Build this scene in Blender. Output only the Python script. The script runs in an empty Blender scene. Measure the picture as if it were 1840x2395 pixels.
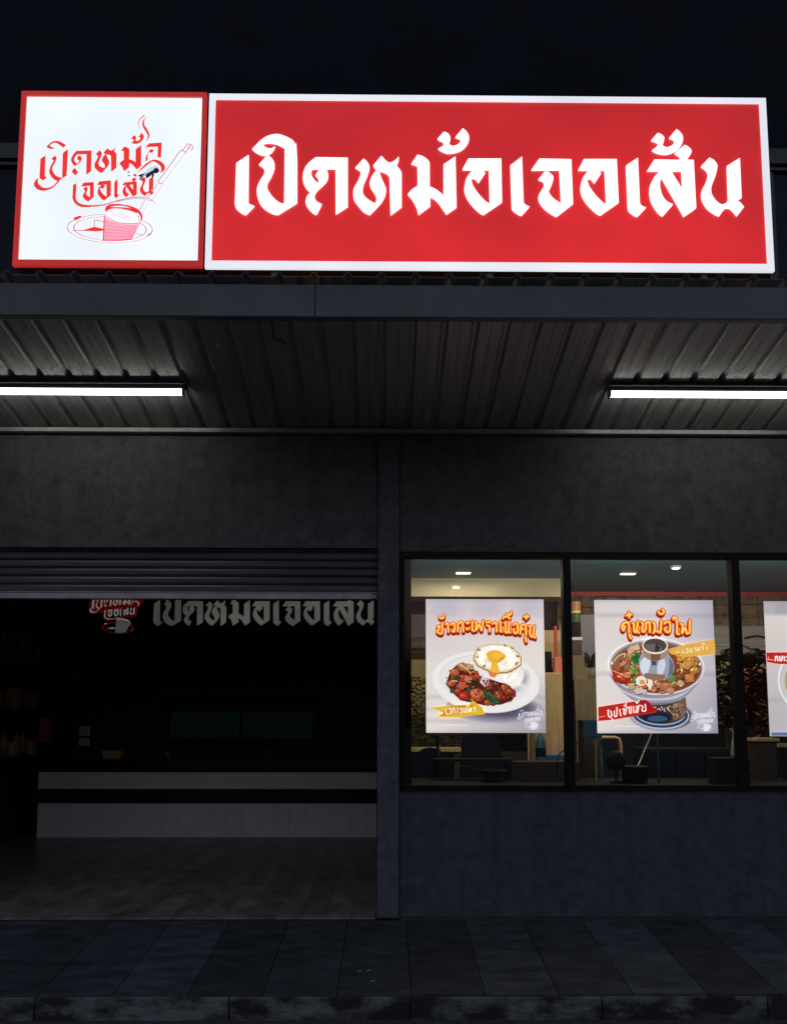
import bpy, math, random
from mathutils import Vector, Matrix, geometry
S = bpy.context.scene
COL = S.collection
R = math.radians
random.seed(7)

# ------------------------------------------------------------------ camera (rising-front lens, as in a straightened street photo)
cd = bpy.data.cameras.new('camera'); cam = bpy.data.objects.new('camera', cd); COL.objects.link(cam)
cd.sensor_fit = 'HORIZONTAL'; cd.sensor_width = 36.0; cd.lens = 36.0 * 1814.8 / 1840
cd.shift_x = 0.0; cd.shift_y = 282.5 / 1840
cd.clip_start = 0.05; cd.clip_end = 500
pit, yaw, rol = R(5.84), R(.487), R(.072)
fw = Vector((math.sin(yaw) * math.cos(pit), math.cos(yaw) * math.cos(pit), math.sin(pit)))
rt0 = Vector((math.cos(yaw), -math.sin(yaw), 0)); up0 = rt0.cross(fw)
rt = math.cos(rol) * rt0 + math.sin(rol) * up0; up = -math.sin(rol) * rt0 + math.cos(rol) * up0
m = Matrix((rt, up, -fw)).transposed().to_4x4(); m.translation = Vector((0, -6.184, 1.6))
cam.matrix_world = m
S.camera = cam

# ------------------------------------------------------------------ world: the last blue light after sunset
SUN_EL, SUN_ROT = R(-2.0), R(0)
wd = bpy.data.worlds.new('World'); S.world = wd; wd.use_nodes = True
wn = wd.node_tree.nodes; wl = wd.node_tree.links
sky = wn.new('ShaderNodeTexSky'); sky.sky_type = 'NISHITA'; sky.sun_disc = False
sky.sun_elevation = SUN_EL; sky.sun_rotation = SUN_ROT; sky.dust_density = 0.6; sky.ozone_density = 2.0
hs = wn.new('ShaderNodeHueSaturation'); hs.inputs['Hue'].default_value = .475; hs.inputs['Saturation'].default_value = .58     # hazy city dusk: less violet than a clean sky
wl.new(sky.outputs[0], hs.inputs['Color']); wl.new(hs.outputs[0], wn['Background'].inputs[0])
wn['Background'].inputs[1].default_value = 2.6

S.view_settings.view_transform = 'Standard'; S.view_settings.look = 'None'
S.view_settings.exposure = 0; S.view_settings.gamma = 1
S.render.engine = 'CYCLES'
S.cycles.use_denoising = True
S.cycles.max_bounces = 8; S.cycles.transparent_max_bounces = 12
S.cycles.sample_clamp_indirect = 4.0

# ------------------------------------------------------------------ materials
def lin(c):
    c = c / 255.0
    return c / 12.92 if c <= .04045 else ((c + .055) / 1.055) ** 2.4
def rgb(r, g, b): return (lin(r), lin(g), lin(b), 1)

def mat(name, col, rough=.6, metal=0, var=0.0, scale=6.0, bump=0.0, bscale=60.0, spec=.5, stretch=(1, 1, 1), detail=6, col2=None, lo=.35, hi=.65):
    """plain surface whose colour wanders between two tones with a noise, plus a fine bump"""
    mt = bpy.data.materials.new(name); mt.use_nodes = True
    n = mt.node_tree.nodes; l = mt.node_tree.links; b = n['Principled BSDF']
    b.inputs['Base Color'].default_value = (*col[:3], 1)
    b.inputs['Roughness'].default_value = rough; b.inputs['Metallic'].default_value = metal
    b.inputs['Specular IOR Level'].default_value = spec
    if var or col2 or bump:
        tc = n.new('ShaderNodeTexCoord'); mp = n.new('ShaderNodeMapping'); mp.inputs['Scale'].default_value = stretch
        l.new(tc.outputs['Object'], mp.inputs[0])
    if var or col2:
        no = n.new('ShaderNodeTexNoise'); no.inputs['Scale'].default_value = scale; no.inputs['Detail'].default_value = detail
        no.inputs['Roughness'].default_value = .8 if 'plaster' in name else .62
        l.new(mp.outputs[0], no.inputs['Vector'])
        rp = n.new('ShaderNodeValToRGB'); e = rp.color_ramp.elements
        e[0].position = lo; e[1].position = hi
        a = [max(0, c * (1 - var)) for c in col[:3]]; z = [c * (1 + var) for c in col[:3]]
        if col2: z = col2[:3]; a = col[:3]
        e[0].color = (*a, 1); e[1].color = (*z, 1)
        l.new(no.outputs['Fac'], rp.inputs[0]); l.new(rp.outputs[0], b.inputs['Base Color'])
    if bump:
        nb = n.new('ShaderNodeTexNoise'); nb.inputs['Scale'].default_value = bscale; nb.inputs['Detail'].default_value = 4
        l.new(mp.outputs[0], nb.inputs['Vector'])
        bp = n.new('ShaderNodeBump'); bp.inputs['Strength'].default_value = bump; bp.inputs['Distance'].default_value = .01
        l.new(nb.outputs['Fac'], bp.inputs['Height']); l.new(bp.outputs[0], b.inputs['Normal'])
    return mt

def emis(name, col, strength=1.0, var=0.0, scale=1.0, base=None):
    """a backlit or glowing face; var lets the lamps behind it show as gentle unevenness"""
    mt = mat(name, base or [c * .5 for c in col[:3]], .35)
    n = mt.node_tree.nodes; l = mt.node_tree.links; b = n['Principled BSDF']
    b.inputs['Emission Color'].default_value = (*col[:3], 1); b.inputs['Emission Strength'].default_value = strength
    if var:
        tc = n.new('ShaderNodeTexCoord'); no = n.new('ShaderNodeTexNoise'); no.inputs['Scale'].default_value = scale
        no.inputs['Detail'].default_value = 1
        mr = n.new('ShaderNodeMapRange'); mr.inputs[1].default_value = .3; mr.inputs[2].default_value = .7
        mr.inputs[3].default_value = strength * (1 - var); mr.inputs[4].default_value = strength * (1 + var)
        l.new(tc.outputs['Object'], no.inputs['Vector']); l.new(no.outputs['Fac'], mr.inputs[0]); l.new(mr.outputs[0], b.inputs['Emission Strength'])
    return mt

def print_mat(name, glow):
    """printed ink on a lit poster: the ink colour comes from the mesh, the light from behind it"""
    mt = bpy.data.materials.new(name); mt.use_nodes = True
    n = mt.node_tree.nodes; l = mt.node_tree.links; b = n['Principled BSDF']
    at = n.new('ShaderNodeAttribute'); at.attribute_name = 'ink'
    l.new(at.outputs['Color'], b.inputs['Base Color']); l.new(at.outputs['Color'], b.inputs['Emission Color'])
    b.inputs['Emission Strength'].default_value = glow; b.inputs['Roughness'].default_value = .3
    mt.cycles.emission_sampling = 'NONE'
    return mt

M = {}
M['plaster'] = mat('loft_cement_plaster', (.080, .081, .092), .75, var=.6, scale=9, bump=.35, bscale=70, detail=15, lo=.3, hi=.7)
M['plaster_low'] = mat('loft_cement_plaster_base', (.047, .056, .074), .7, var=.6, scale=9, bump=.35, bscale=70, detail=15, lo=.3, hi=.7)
M['pillar'] = mat('pillar_plaster', (.075, .083, .108), .7, var=.4, scale=14, bump=.25, bscale=50, detail=8)
def weather(mt, amt):
    """rain streaks (noise drawn out downwards) and a few hairline cracks over the plaster tone"""
    n = mt.node_tree.nodes; l = mt.node_tree.links; b = n['Principled BSDF']; old = b.inputs['Base Color'].links[0].from_socket
    tc = n.new('ShaderNodeTexCoord'); mp = n.new('ShaderNodeMapping'); mp.inputs['Scale'].default_value = (7, 1, .35); l.new(tc.outputs['Object'], mp.inputs[0])
    no = n.new('ShaderNodeTexNoise'); no.inputs['Scale'].default_value = 1.4; no.inputs['Detail'].default_value = 5; l.new(mp.outputs[0], no.inputs['Vector'])
    m1 = n.new('ShaderNodeMapRange'); m1.inputs[1].default_value = .42; m1.inputs[2].default_value = .7; m1.inputs[3].default_value = 1.0 + amt * .4; m1.inputs[4].default_value = 1.0 - amt; l.new(no.outputs['Fac'], m1.inputs[0])
    mw = n.new('ShaderNodeTexNoise'); mw.inputs['Scale'].default_value = 3; l.new(tc.outputs['Object'], mw.inputs['Vector'])
    vo = n.new('ShaderNodeTexVoronoi'); vo.feature = 'DISTANCE_TO_EDGE'; vo.inputs['Scale'].default_value = .8
    mx0 = n.new('ShaderNodeMix'); mx0.data_type = 'VECTOR'; mx0.inputs[0].default_value = .25; l.new(tc.outputs['Object'], mx0.inputs[4]); l.new(mw.outputs['Color'], mx0.inputs[5]); l.new(mx0.outputs[1], vo.inputs['Vector'])
    m2 = n.new('ShaderNodeMapRange'); m2.inputs[1].default_value = 0; m2.inputs[2].default_value = .006; m2.inputs[3].default_value = .72; m2.inputs[4].default_value = 1; l.new(vo.outputs['Distance'], m2.inputs[0])
    mu = n.new('ShaderNodeMath'); mu.operation = 'MULTIPLY'; l.new(m1.outputs[0], mu.inputs[0]); l.new(m2.outputs[0], mu.inputs[1])
    vm = n.new('ShaderNodeVectorMath'); vm.operation = 'SCALE'; l.new(old, vm.inputs[0]); l.new(mu.outputs[0], vm.inputs['Scale']); l.new(vm.outputs[0], b.inputs['Base Color'])
weather(M['plaster'], .14); weather(M['plaster_low'], .14); weather(M['pillar'], .2)
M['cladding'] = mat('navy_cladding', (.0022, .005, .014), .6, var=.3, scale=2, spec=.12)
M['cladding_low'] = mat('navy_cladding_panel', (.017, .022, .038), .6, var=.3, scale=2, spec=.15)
M['trim'] = mat('dark_grey_trim', (.034, .038, .042), .5, var=.2, scale=3)
M['sheet'] = mat('galvanised_roof_sheet', (.31, .312, .31), .4, metal=.15, var=.2, scale=7, stretch=(5, .25, 1), bump=.1, bscale=30)
def warm_glow(mt):
    """warm reflected light near the front beam, painted as streaks into the sheet colour"""
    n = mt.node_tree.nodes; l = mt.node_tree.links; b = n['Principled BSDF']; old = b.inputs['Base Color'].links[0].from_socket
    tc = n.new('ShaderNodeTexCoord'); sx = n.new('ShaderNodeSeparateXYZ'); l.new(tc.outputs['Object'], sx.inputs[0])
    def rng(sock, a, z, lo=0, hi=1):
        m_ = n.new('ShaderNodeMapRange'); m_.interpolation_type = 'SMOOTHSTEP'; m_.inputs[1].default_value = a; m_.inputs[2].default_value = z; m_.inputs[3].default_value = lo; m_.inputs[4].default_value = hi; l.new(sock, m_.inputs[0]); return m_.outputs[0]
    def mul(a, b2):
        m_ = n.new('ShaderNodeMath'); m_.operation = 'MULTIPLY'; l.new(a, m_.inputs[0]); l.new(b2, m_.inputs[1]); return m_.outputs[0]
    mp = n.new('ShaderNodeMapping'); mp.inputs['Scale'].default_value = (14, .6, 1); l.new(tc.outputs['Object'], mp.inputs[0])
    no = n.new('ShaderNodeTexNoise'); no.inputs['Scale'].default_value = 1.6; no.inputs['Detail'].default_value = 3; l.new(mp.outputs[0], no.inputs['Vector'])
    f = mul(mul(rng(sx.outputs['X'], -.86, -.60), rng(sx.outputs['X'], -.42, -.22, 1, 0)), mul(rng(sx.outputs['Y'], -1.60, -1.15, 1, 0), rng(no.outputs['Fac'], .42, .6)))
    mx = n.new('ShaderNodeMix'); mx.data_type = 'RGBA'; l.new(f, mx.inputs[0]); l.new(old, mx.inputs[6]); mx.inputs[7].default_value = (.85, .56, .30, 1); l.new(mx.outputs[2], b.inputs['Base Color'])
warm_glow(M['sheet'])  # brown streaks stand for warm light reflected on the ribs
M['beam'] = mat('grey_painted_steel', (.095, .105, .12), .5, var=.18, scale=2.5, bump=.05)
M['flash'] = mat('zinc_flashing', (.36, .36, .35), .4, metal=.3, var=.15, scale=4)
M['black'] = mat('black_aluminium', (.004, .004, .0045), .5, spec=.2)
M['shut'] = mat('grey_shutter_steel', (.13, .13, .145), .38, metal=.4, var=.2, scale=3, stretch=(.4, 1, 4))
M['zinc'] = mat('bright_zinc', (.5, .5, .5), .3, metal=.8)
M['rail'] = mat('shutter_rail_steel', (.34, .36, .37), .4, metal=.4, var=.2, scale=5)
M['white_board'] = mat('white_counter_board', (.66, .65, .66), .55, var=.08, scale=3)
M['worktop'] = mat('dark_granite', (.012, .012, .014), .12, var=.5, scale=60)
M['inner'] = mat('dark_teal_wall', (.012, .018, .022), .6, var=.4, scale=1.2)
M['inner_black'] = mat('black_painted_wall', (.004, .004, .005), .7)
M['floor_in'] = None
M['asphalt'] = mat('asphalt', (.045, .047, .05), .85, var=.35, scale=20, bump=.5, bscale=120)
M['dark'] = mat('dark_things', (.004, .004, .005), .6, spec=.25)
M['navy'] = mat('navy_fabric', (.003, .005, .012), .8, var=.3, scale=20, spec=.2)
M['wood'] = mat('tan_wood', (.50, .36, .17), .5, var=.14, scale=6, stretch=(6, 6, .5))
M['wood_dk'] = mat('brown_wood', (.042, .024, .012), .5, var=.3, scale=6, stretch=(6, 6, .6))
M['cream'] = mat('reflected_cream_wall', (.50, .37, .17), .7, var=.12, scale=3)
M['ceil'] = mat('teal_grey_ceiling', (.09, .24, .32), .6, var=.06, scale=1)
M['soffit'] = mat('beige_bulkhead', (.40, .36, .24), .6, var=.07, scale=2)
M['stone'] = mat('brown_stone_wall', (.15, .10, .055), .8, var=.6, scale=7, bump=.6, bscale=14)
M['plank'] = mat('grey_white_planks', (.26, .25, .25), .7, var=.25, scale=5, stretch=(.5, 1, 6))
M['bamboo'] = mat('bamboo_fence', (.34, .30, .14), .6, var=.25, scale=10, stretch=(4, 1, .4))
M['red'] = mat('red_paint', (.55, .05, .035), .5)
M['pink'] = mat('pink_box', (.60, .16, .13), .5)
M['blue'] = mat('blue_plastic', (.025, .10, .19), .5, var=.2, scale=6)
M['leaf'] = mat('leaves', (.009, .022, .007), .6, var=.6, scale=30)
M['leaf_red'] = mat('orange_red_leaves', (.13, .035, .012), .6, var=.8, scale=9)
M['leaf_dk'] = mat('dull_leaves', (.10, .085, .05), .6, var=.5, scale=20)
M['tile'] = mat('reflected_roof_tiles', (.05, .045, .04), .7, var=.3, scale=20)
M['grey'] = mat('grey_board', (.15, .15, .17), .6, var=.1, scale=3)
M['beige_metal'] = mat('beige_painted_tube', (.52, .38, .22), .4)
M['white_pl'] = mat('white_plastic', (.5, .5, .48), .4)
M['yellow'] = mat('yellow_paint', (.62, .52, .06), .5)
M['green'] = mat('green_paint', (.012, .055, .022), .5)
M['orange'] = mat('orange_brown', (.28, .12, .04), .5)

def glass_mat():
    mt = bpy.data.materials.new('window_glass'); mt.use_nodes = True
    n = mt.node_tree.nodes; l = mt.node_tree.links; n.remove(n['Principled BSDF'])
    tr = n.new('ShaderNodeBsdfTransparent'); tr.inputs[0].default_value = (.93, .95, .95, 1)
    gl = n.new('ShaderNodeBsdfGlossy'); gl.inputs['Roughness'].default_value = .02
    fr = n.new('ShaderNodeFresnel'); fr.inputs[0].default_value = 1.45
    mx = n.new('ShaderNodeMixShader')
    l.new(fr.outputs[0], mx.inputs[0]); l.new(tr.outputs[0], mx.inputs[1]); l.new(gl.outputs[0], mx.inputs[2])
    l.new(mx.outputs[0], n['Material Output'].inputs[0])
    return mt
M['glass'] = glass_mat()

def attr_mat(name, rough, bump, bscale, nscale, var, stretch=(1, 1, 1), spec=.5):
    """tone per slab from the mesh, broken up by a noise"""
    mt = mat(name, (.1, .1, .1), rough, var=.3, scale=nscale, bump=bump, bscale=bscale, stretch=stretch, spec=spec)
    n = mt.node_tree.nodes; l = mt.node_tree.links; b = n['Principled BSDF']
    rp = n['Color Ramp']; e = rp.color_ramp.elements
    e[0].color = (1 - var,) * 3 + (1,); e[1].color = (1 + var,) * 3 + (1,)
    at = n.new('ShaderNodeAttribute'); at.attribute_name = 'ink'
    mx = n.new('ShaderNodeMix'); mx.data_type = 'RGBA'; mx.blend_type = 'MULTIPLY'; mx.inputs[0].default_value = 1
    l.new(at.outputs['Color'], mx.inputs[6]); l.new(rp.outputs[0], mx.inputs[7]); l.new(mx.outputs[2], b.inputs['Base Color'])
    return mt
M['slab'] = attr_mat('stone_paving', .5, .3, 50, 3.5, .45, (1.2, 3, 1))
M['floor_in'] = attr_mat('wood_look_tiles', .35, .1, 40, 6, .4, (1, .5, 1))

def curb_mat():
    mt = mat('worn_kerb_concrete', (.018, .017, .019), .85, col2=(.15, .17, .175), scale=3.2, bump=.8, bscale=25, stretch=(1, 1, 2.0), detail=9, lo=.44, hi=.60)
    return mt
M['curb'] = curb_mat()

# ------------------------------------------------------------------ mesh helpers
class MB:
    def __init__(s): s.v = []; s.f = []; s.c = []
    def face(s, pts, c=None):
        i = len(s.v); s.v += [tuple(p) for p in pts]; s.f.append(tuple(range(i, i + len(pts)))); s.c.append(c)
    def box(s, x0, x1, y0, y1, z0, z1, c=None):
        i = len(s.v)
        s.v += [(x, y, z) for z in (z0, z1) for y in (y0, y1) for x in (x0, x1)]
        for q in ((0, 2, 3, 1), (4, 5, 7, 6), (0, 1, 5, 4), (2, 6, 7, 3), (0, 4, 6, 2), (1, 3, 7, 5)):
            s.f.append(tuple(i + k for k in q)); s.c.append(c)
        return s
    def tube(s, pts, r, n=8, cap=True):
        pts = [Vector(p) for p in pts]; base = len(s.v)
        rr = r if isinstance(r, (list, tuple)) else [r] * len(pts)
        for k, p in enumerate(pts):
            t = (pts[min(k + 1, len(pts) - 1)] - pts[max(k - 1, 0)]).normalized()
            a = Vector((0, 0, 1)) if abs(t.z) < .9 else Vector((1, 0, 0))
            u = t.cross(a).normalized(); w = t.cross(u)
            for j in range(n):
                q = 2 * math.pi * j / n; s.v.append(tuple(p + rr[k] * (math.cos(q) * u + math.sin(q) * w)))
        for k in range(len(pts) - 1):
            for j in range(n):
                a = base + k * n + j; b = base + k * n + (j + 1) % n
                s.f.append((a, b, b + n, a + n)); s.c.append(None)
        if cap:
            s.f.append(tuple(base + j for j in range(n))[::-1]); s.c.append(None)
            s.f.append(tuple(base + (len(pts) - 1) * n + j for j in range(n))); s.c.append(None)
        return s
    def lathe(s, x, y, prof, n=20):
        base = len(s.v)
        for r, z in prof:
            for j in range(n):
                q = 2 * math.pi * j / n; s.v.append((x + r * math.cos(q), y + r * math.sin(q), z))
        for k in range(len(prof) - 1):
            for j in range(n):
                a = base + k * n + j; b = base + k * n + (j + 1) % n
                s.f.append((a, b, b + n, a + n)); s.c.append(None)
        return s
    def build(s, name, mt, parent=None, smooth=False, bevel=0):
        me = bpy.data.meshes.new(name); me.from_pydata(s.v, [], s.f); me.update()
        if any(c is not None for c in s.c):
            at = me.color_attributes.new('ink', 'FLOAT_COLOR', 'CORNER'); k = 0
            for fi, f in enumerate(s.f):
                c = s.c[fi]
                for j in range(len(f)):
                    q = c[j] if isinstance(c, list) else (c or (0, 0, 0, 1))
                    at.data[k].color = q; k += 1
        me.materials.append(mt)
        if smooth:
            for p in me.polygons: p.use_smooth = True
        o = bpy.data.objects.new(name, me); COL.objects.link(o)
        if parent: o.parent = parent; o.matrix_parent_inverse = Matrix.Translation(-parent.location)
        if bevel:
            b = o.modifiers.new('bevel', 'BEVEL'); b.width = bevel; b.segments = 2; b.limit_method = 'ANGLE'
        return o

def tag(o, label, cat, group=None):
    o['label'] = label; o['category'] = cat
    if group: o['group'] = group
    return o
def thing(name, label, cat, loc=(0, 0, 0), group=None):
    o = bpy.data.objects.new(name, None); COL.objects.link(o); o.location = loc; o.empty_display_size = .1
    return tag(o, label, cat, group)
def struct(o): o['kind'] = 'structure'; return o
def box(name, mt, x0, x1, y0, y1, z0, z1, parent=None, bevel=0):
    return MB().box(x0, x1, y0, y1, z0, z1).build(name, mt, parent, bevel=bevel)

# ------------------------------------------------------------------ traced outlines
# The lettering was traced on crops of the photograph; these two matrices rectify a photo point onto
# the plane of the facade (HW) and onto the plane of the sign faces (HS), giving metres (x, z).
HW = [0.0037371691, 7.9284708e-06, -3.3925799, -3.6301314e-06, -0.0036200108, 7.7883361, -5.1888743e-06, 6.118773e-05, 1.0]
HS = [0.0027568689, 5.8487464e-06, -2.5026692, -4.8556657e-06, -0.0026447622, 6.165068, -5.1888743e-06, 6.118773e-05, 1.0]
def rect(h, x, y):
    w = h[6] * x + h[7] * y + h[8]
    return ((h[0] * x + h[1] * y + h[2]) / w, (h[3] * x + h[4] * y + h[5]) / w)
def crop(ox, oy, s, h): return lambda p: rect(h, ox + p[0] / s, oy + p[1] / s)

def trace(txt, steps=5):
    """'x,y x,y~ ...' -> points; points marked ~ are smooth (Catmull-Rom), the rest are corners"""
    P = []
    for t in txt.split():
        sm = t.endswith('~'); x, y = t.rstrip('~').split(','); P.append((float(x), float(y), sm))
    out = []; n = len(P)
    for i in range(n):
        a, b = P[i], P[(i + 1) % n]; out.append((a[0], a[1]))
        if not (a[2] or b[2]): continue
        pa = P[i - 1] if a[2] else None; pb = P[(i + 2) % n] if b[2] else None
        ta = ((b[0] - pa[0]) / 2, (b[1] - pa[1]) / 2) if pa else None
        tb = ((pb[0] - a[0]) / 2, (pb[1] - a[1]) / 2) if pb else None
        d = (b[0] - a[0], b[1] - a[1])
        if ta is None: ta = (2 * d[0] - tb[0], 2 * d[1] - tb[1]); ta = ((ta[0] + d[0]) / 2, (ta[1] + d[1]) / 2)
        if tb is None: tb = (2 * d[0] - ta[0], 2 * d[1] - ta[1]); tb = ((tb[0] + d[0]) / 2, (tb[1] + d[1]) / 2)
        for k in range(1, steps):
            t = k / steps; h1 = 2 * t**3 - 3 * t**2 + 1; h2 = t**3 - 2 * t**2 + t; h3 = -2 * t**3 + 3 * t**2; h4 = t**3 - t**2
            out.append((h1 * a[0] + h2 * ta[0] + h3 * b[0] + h4 * tb[0], h1 * a[1] + h2 * ta[1] + h3 * b[1] + h4 * tb[1]))
    return out

def slab_shape(mb, loops, yf, yb, c=None):
    """extrude outline(s) lying in x,z between yf (front) and yb (back); first loop outer, others holes"""
    vs = [[Vector((p[0], p[1], 0)) for p in lp] for lp in loops]
    flat = [p for lp in loops for p in lp]
    for t in geometry.tessellate_polygon(vs):
        a, b, d = (flat[i] for i in t)
        if (b[0] - a[0]) * (d[1] - a[1]) - (b[1] - a[1]) * (d[0] - a[0]) < 0: b, d = d, b
        mb.face([(a[0], yf, a[1]), (b[0], yf, b[1]), (d[0], yf, d[1])], c)
    if yb is not None:
        for li, lp in enumerate(loops):
            ar = sum(lp[i - 1][0] * lp[i][1] - lp[i][0] * lp[i - 1][1] for i in range(len(lp)))
            ccw = ar > 0
            if li > 0: ccw = not ccw
            for i in range(len(lp)):
                p, q = lp[i - 1], lp[i]
                if not ccw: p, q = q, p
                mb.face([(q[0], yf, q[1]), (p[0], yf, p[1]), (p[0], yb, p[1]), (q[0], yb, q[1])], c)

# the twelve letter shapes of the name, each with the crop it was traced on
A_, B_, C_, D_ = (540, 300), (820, 290), (1080, 290), (1420, 290)
OLOOP = ['5,535 72,412 450,412 460,910 248,1055 190,1020~ 110,940~ 55,860~ 28,780~ 30,720~ 50,640~ 95,575~ 140,537',
         '215,537 310,535 320,938 260,895~ 190,820~ 135,740~ 110,680~ 108,650~ 120,635~ 150,640~ 190,685 265,575 240,550~']
def shift(txt, dx, dy, k=0.0):
    o = []
    for t in txt.split():
        sm = '~' if t.endswith('~') else ''; x, y = t.rstrip('~').split(','); x = float(x); y = float(y)
        o.append('%g,%g%s' % (x + dx + k * (y - 412), y + dy, sm))
    return ' '.join(o)
GLYPH = [
 ('e1', A_, ['66,415 208,320 203,868 215,885~ 240,898~ 272,907 178,1003 160,1003~ 125,985~ 75,945~ 55,910~ 50,870']),
 ('p', A_, ['250,250 300,200~ 350,150~ 420,105~ 500,82~ 560,82~ 630,105~ 700,140~ 735,175 742,210 755,180 762,300~ 766,400~ 766,868 545,1005 480,990~ 400,945~ 340,880~ 310,800~ 303,735~ 315,670~ 350,600~ 385,545~ 392,500~ 375,462~ 328,430 425,322 470,355~ 500,400~ 505,445~ 495,500~ 460,580~ 430,630~ 420,665~ 430,720~ 465,780~ 520,840~ 570,872~ 617,885 625,250 640,243 600,222~ 530,190~ 450,177~ 400,180~ 360,192 400,228~ 440,245~ 480,240~ 510,220 495,255~ 465,290~ 430,310~ 385,320~ 330,305~ 285,280~']),
 ('d', A_, ['985,347 1350,353 1350,912 1212,1000 1210,475 1090,475 1115,510~ 1125,560~ 1110,610~ 1070,660~ 1010,715~ 980,750~ 968,790~ 975,830~ 1000,862~ 1050,887 990,1003 950,985~ 895,930~ 868,880~ 868,840~ 885,790~ 928,745 880,710~ 845,650~ 833,590~ 840,520~ 870,450~ 920,395~',
            '935,478 1035,475 978,553 1010,590~ 1012,645 975,620~ 940,570~ 930,520~']),
 ('h', B_, ['55,515 150,412 190,450~ 215,495~ 212,540~ 190,610~ 155,690~ 140,750~ 142,810~ 165,850~ 210,890~ 285,930 297,880~ 290,835~ 260,785~ 230,735~ 220,690~ 235,640~ 265,585~ 303,548 262,490 355,380 400,430~ 440,458~ 480,450~ 520,425~ 555,388 550,440~ 525,490 560,530~ 588,575 588,965 460,1060 448,640 438,600~ 395,568~ 328,548 345,610~ 370,670~ 405,750~ 405,790~ 390,850~ 340,930~ 220,1055 150,1020~ 80,940~ 40,880~ 30,810~ 40,750~ 80,680~ 110,610~ 118,570~ 100,540~']),
 ('m', B_, ['700,470 770,368 830,385~ 880,420~ 908,455~ 910,480 912,735 980,765~ 1040,810~ 1072,840 1072,478 1208,388 1220,970 1105,1050 1060,985~ 1010,915~ 960,870~ 915,848 918,955 782,1055 765,985~ 735,920~ 700,865~ 660,822 700,775~ 735,750~ 773,725 770,495 745,480~']),
 ('t', B_, ['1003,183 1072,103 1110,115~ 1140,145~ 1148,185~ 1130,245 1170,265~ 1215,258~ 1255,230~ 1270,200~ 1260,180~ 1208,163 1293,62 1335,100~ 1362,150~ 1362,200~ 1330,260~ 1275,310~ 1200,338~ 1130,345~ 1070,330~ 1010,295 1050,275~ 1080,245~ 1070,220~']),
 ('o', C_, OLOOP),
 ('e2', C_, ['557,490 690,388 708,905 715,930~ 740,950~ 775,965 690,1060 670,1060~ 620,1030~ 585,1000~ 573,965']),
 ('j', C_, ['800,540 890,412 1258,420 1278,930 1090,1077 1030,1045~ 950,985~ 900,920~ 880,865~ 890,820~ 920,770~ 945,720~ 945,690~ 930,670~ 880,650 965,548 1010,580~ 1048,615~ 1048,660~ 1025,730~ 1000,780~ 1010,820~ 1050,870~ 1100,905~ 1143,932 1122,537']),
 ('o2', C_, [shift(t, 1331, 6, .026) for t in OLOOP]),
 ('e3', D_, ['212,490 345,402 368,915 375,940~ 400,962~ 440,975 345,1075 325,1072~ 280,1045~ 245,1012~ 232,975']),
 ('s', D_, ['455,550 535,422 838,428 832,385 775,348 882,255 925,275~ 958,310~ 958,350~ 905,425 988,428 1017,980 878,1077 622,625 600,690~ 605,760~ 630,840~ 675,900~ 750,940 635,1070 590,1040~ 530,960~ 495,880~ 483,800~ 490,720~ 525,640~ 570,585~ 612,552',
            '725,553 850,550 865,775']),
 ('t2', D_, ['503,197 572,117 610,130~ 642,158~ 648,190~ 628,260 670,280~ 715,272~ 755,245~ 770,210~ 758,190~ 710,168 790,72 835,110~ 862,155~ 862,210~ 835,270~ 780,320~ 710,350~ 640,357~ 570,342~ 512,312 550,285~ 582,250~ 570,225~']),
 ('n', D_, ['1077,497 1168,402 1220,430~ 1258,480~ 1258,530~ 1235,620~ 1200,710~ 1188,770~ 1200,830~ 1240,890~ 1285,930~ 1325,940~ 1365,920~ 1390,880 1375,495 1520,405 1540,865 1470,885 1520,915~ 1568,970 1490,1070 1450,1020~ 1410,985~ 1375,978~ 1340,995~ 1287,1070 1230,1045~ 1150,985~ 1100,910~ 1080,840~ 1090,770~ 1130,690~ 1155,610~ 1150,565~ 1120,530~']),
]
GK = 4.941
G = {}
for k_, o_, loops_ in GLYPH:
    f_ = crop(o_[0], o_[1], GK, HS)
    G[k_] = [[f_(p) for p in trace(t)] for t in loops_]
# boxes of the letters on their crop, in rectified metres, so that a letter can be refitted to a small logo
def gbox(k):
    xs = [p[0] for p in G[k][0]]; zs = [p[1] for p in G[k][0]]
    return min(xs), max(xs), min(zs), max(zs)
def fit(k, bl, br, tl, zt=None):
    """letter k mapped so that its box corners land on bl, br, tl (zt: height in metres taken as the top)"""
    x0, x1, z0, z1 = gbox(k)
    if zt is not None: z1 = zt
    out = []
    for lp in G[k]:
        out.append([(bl[0] + (x - x0) / (x1 - x0) * (br[0] - bl[0]) + (z - z0) / (z1 - z0) * (tl[0] - bl[0]),
                     bl[1] + (x - x0) / (x1 - x0) * (br[1] - bl[1]) + (z - z0) / (z1 - z0) * (tl[1] - bl[1])) for x, z in lp])
    return out

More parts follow.
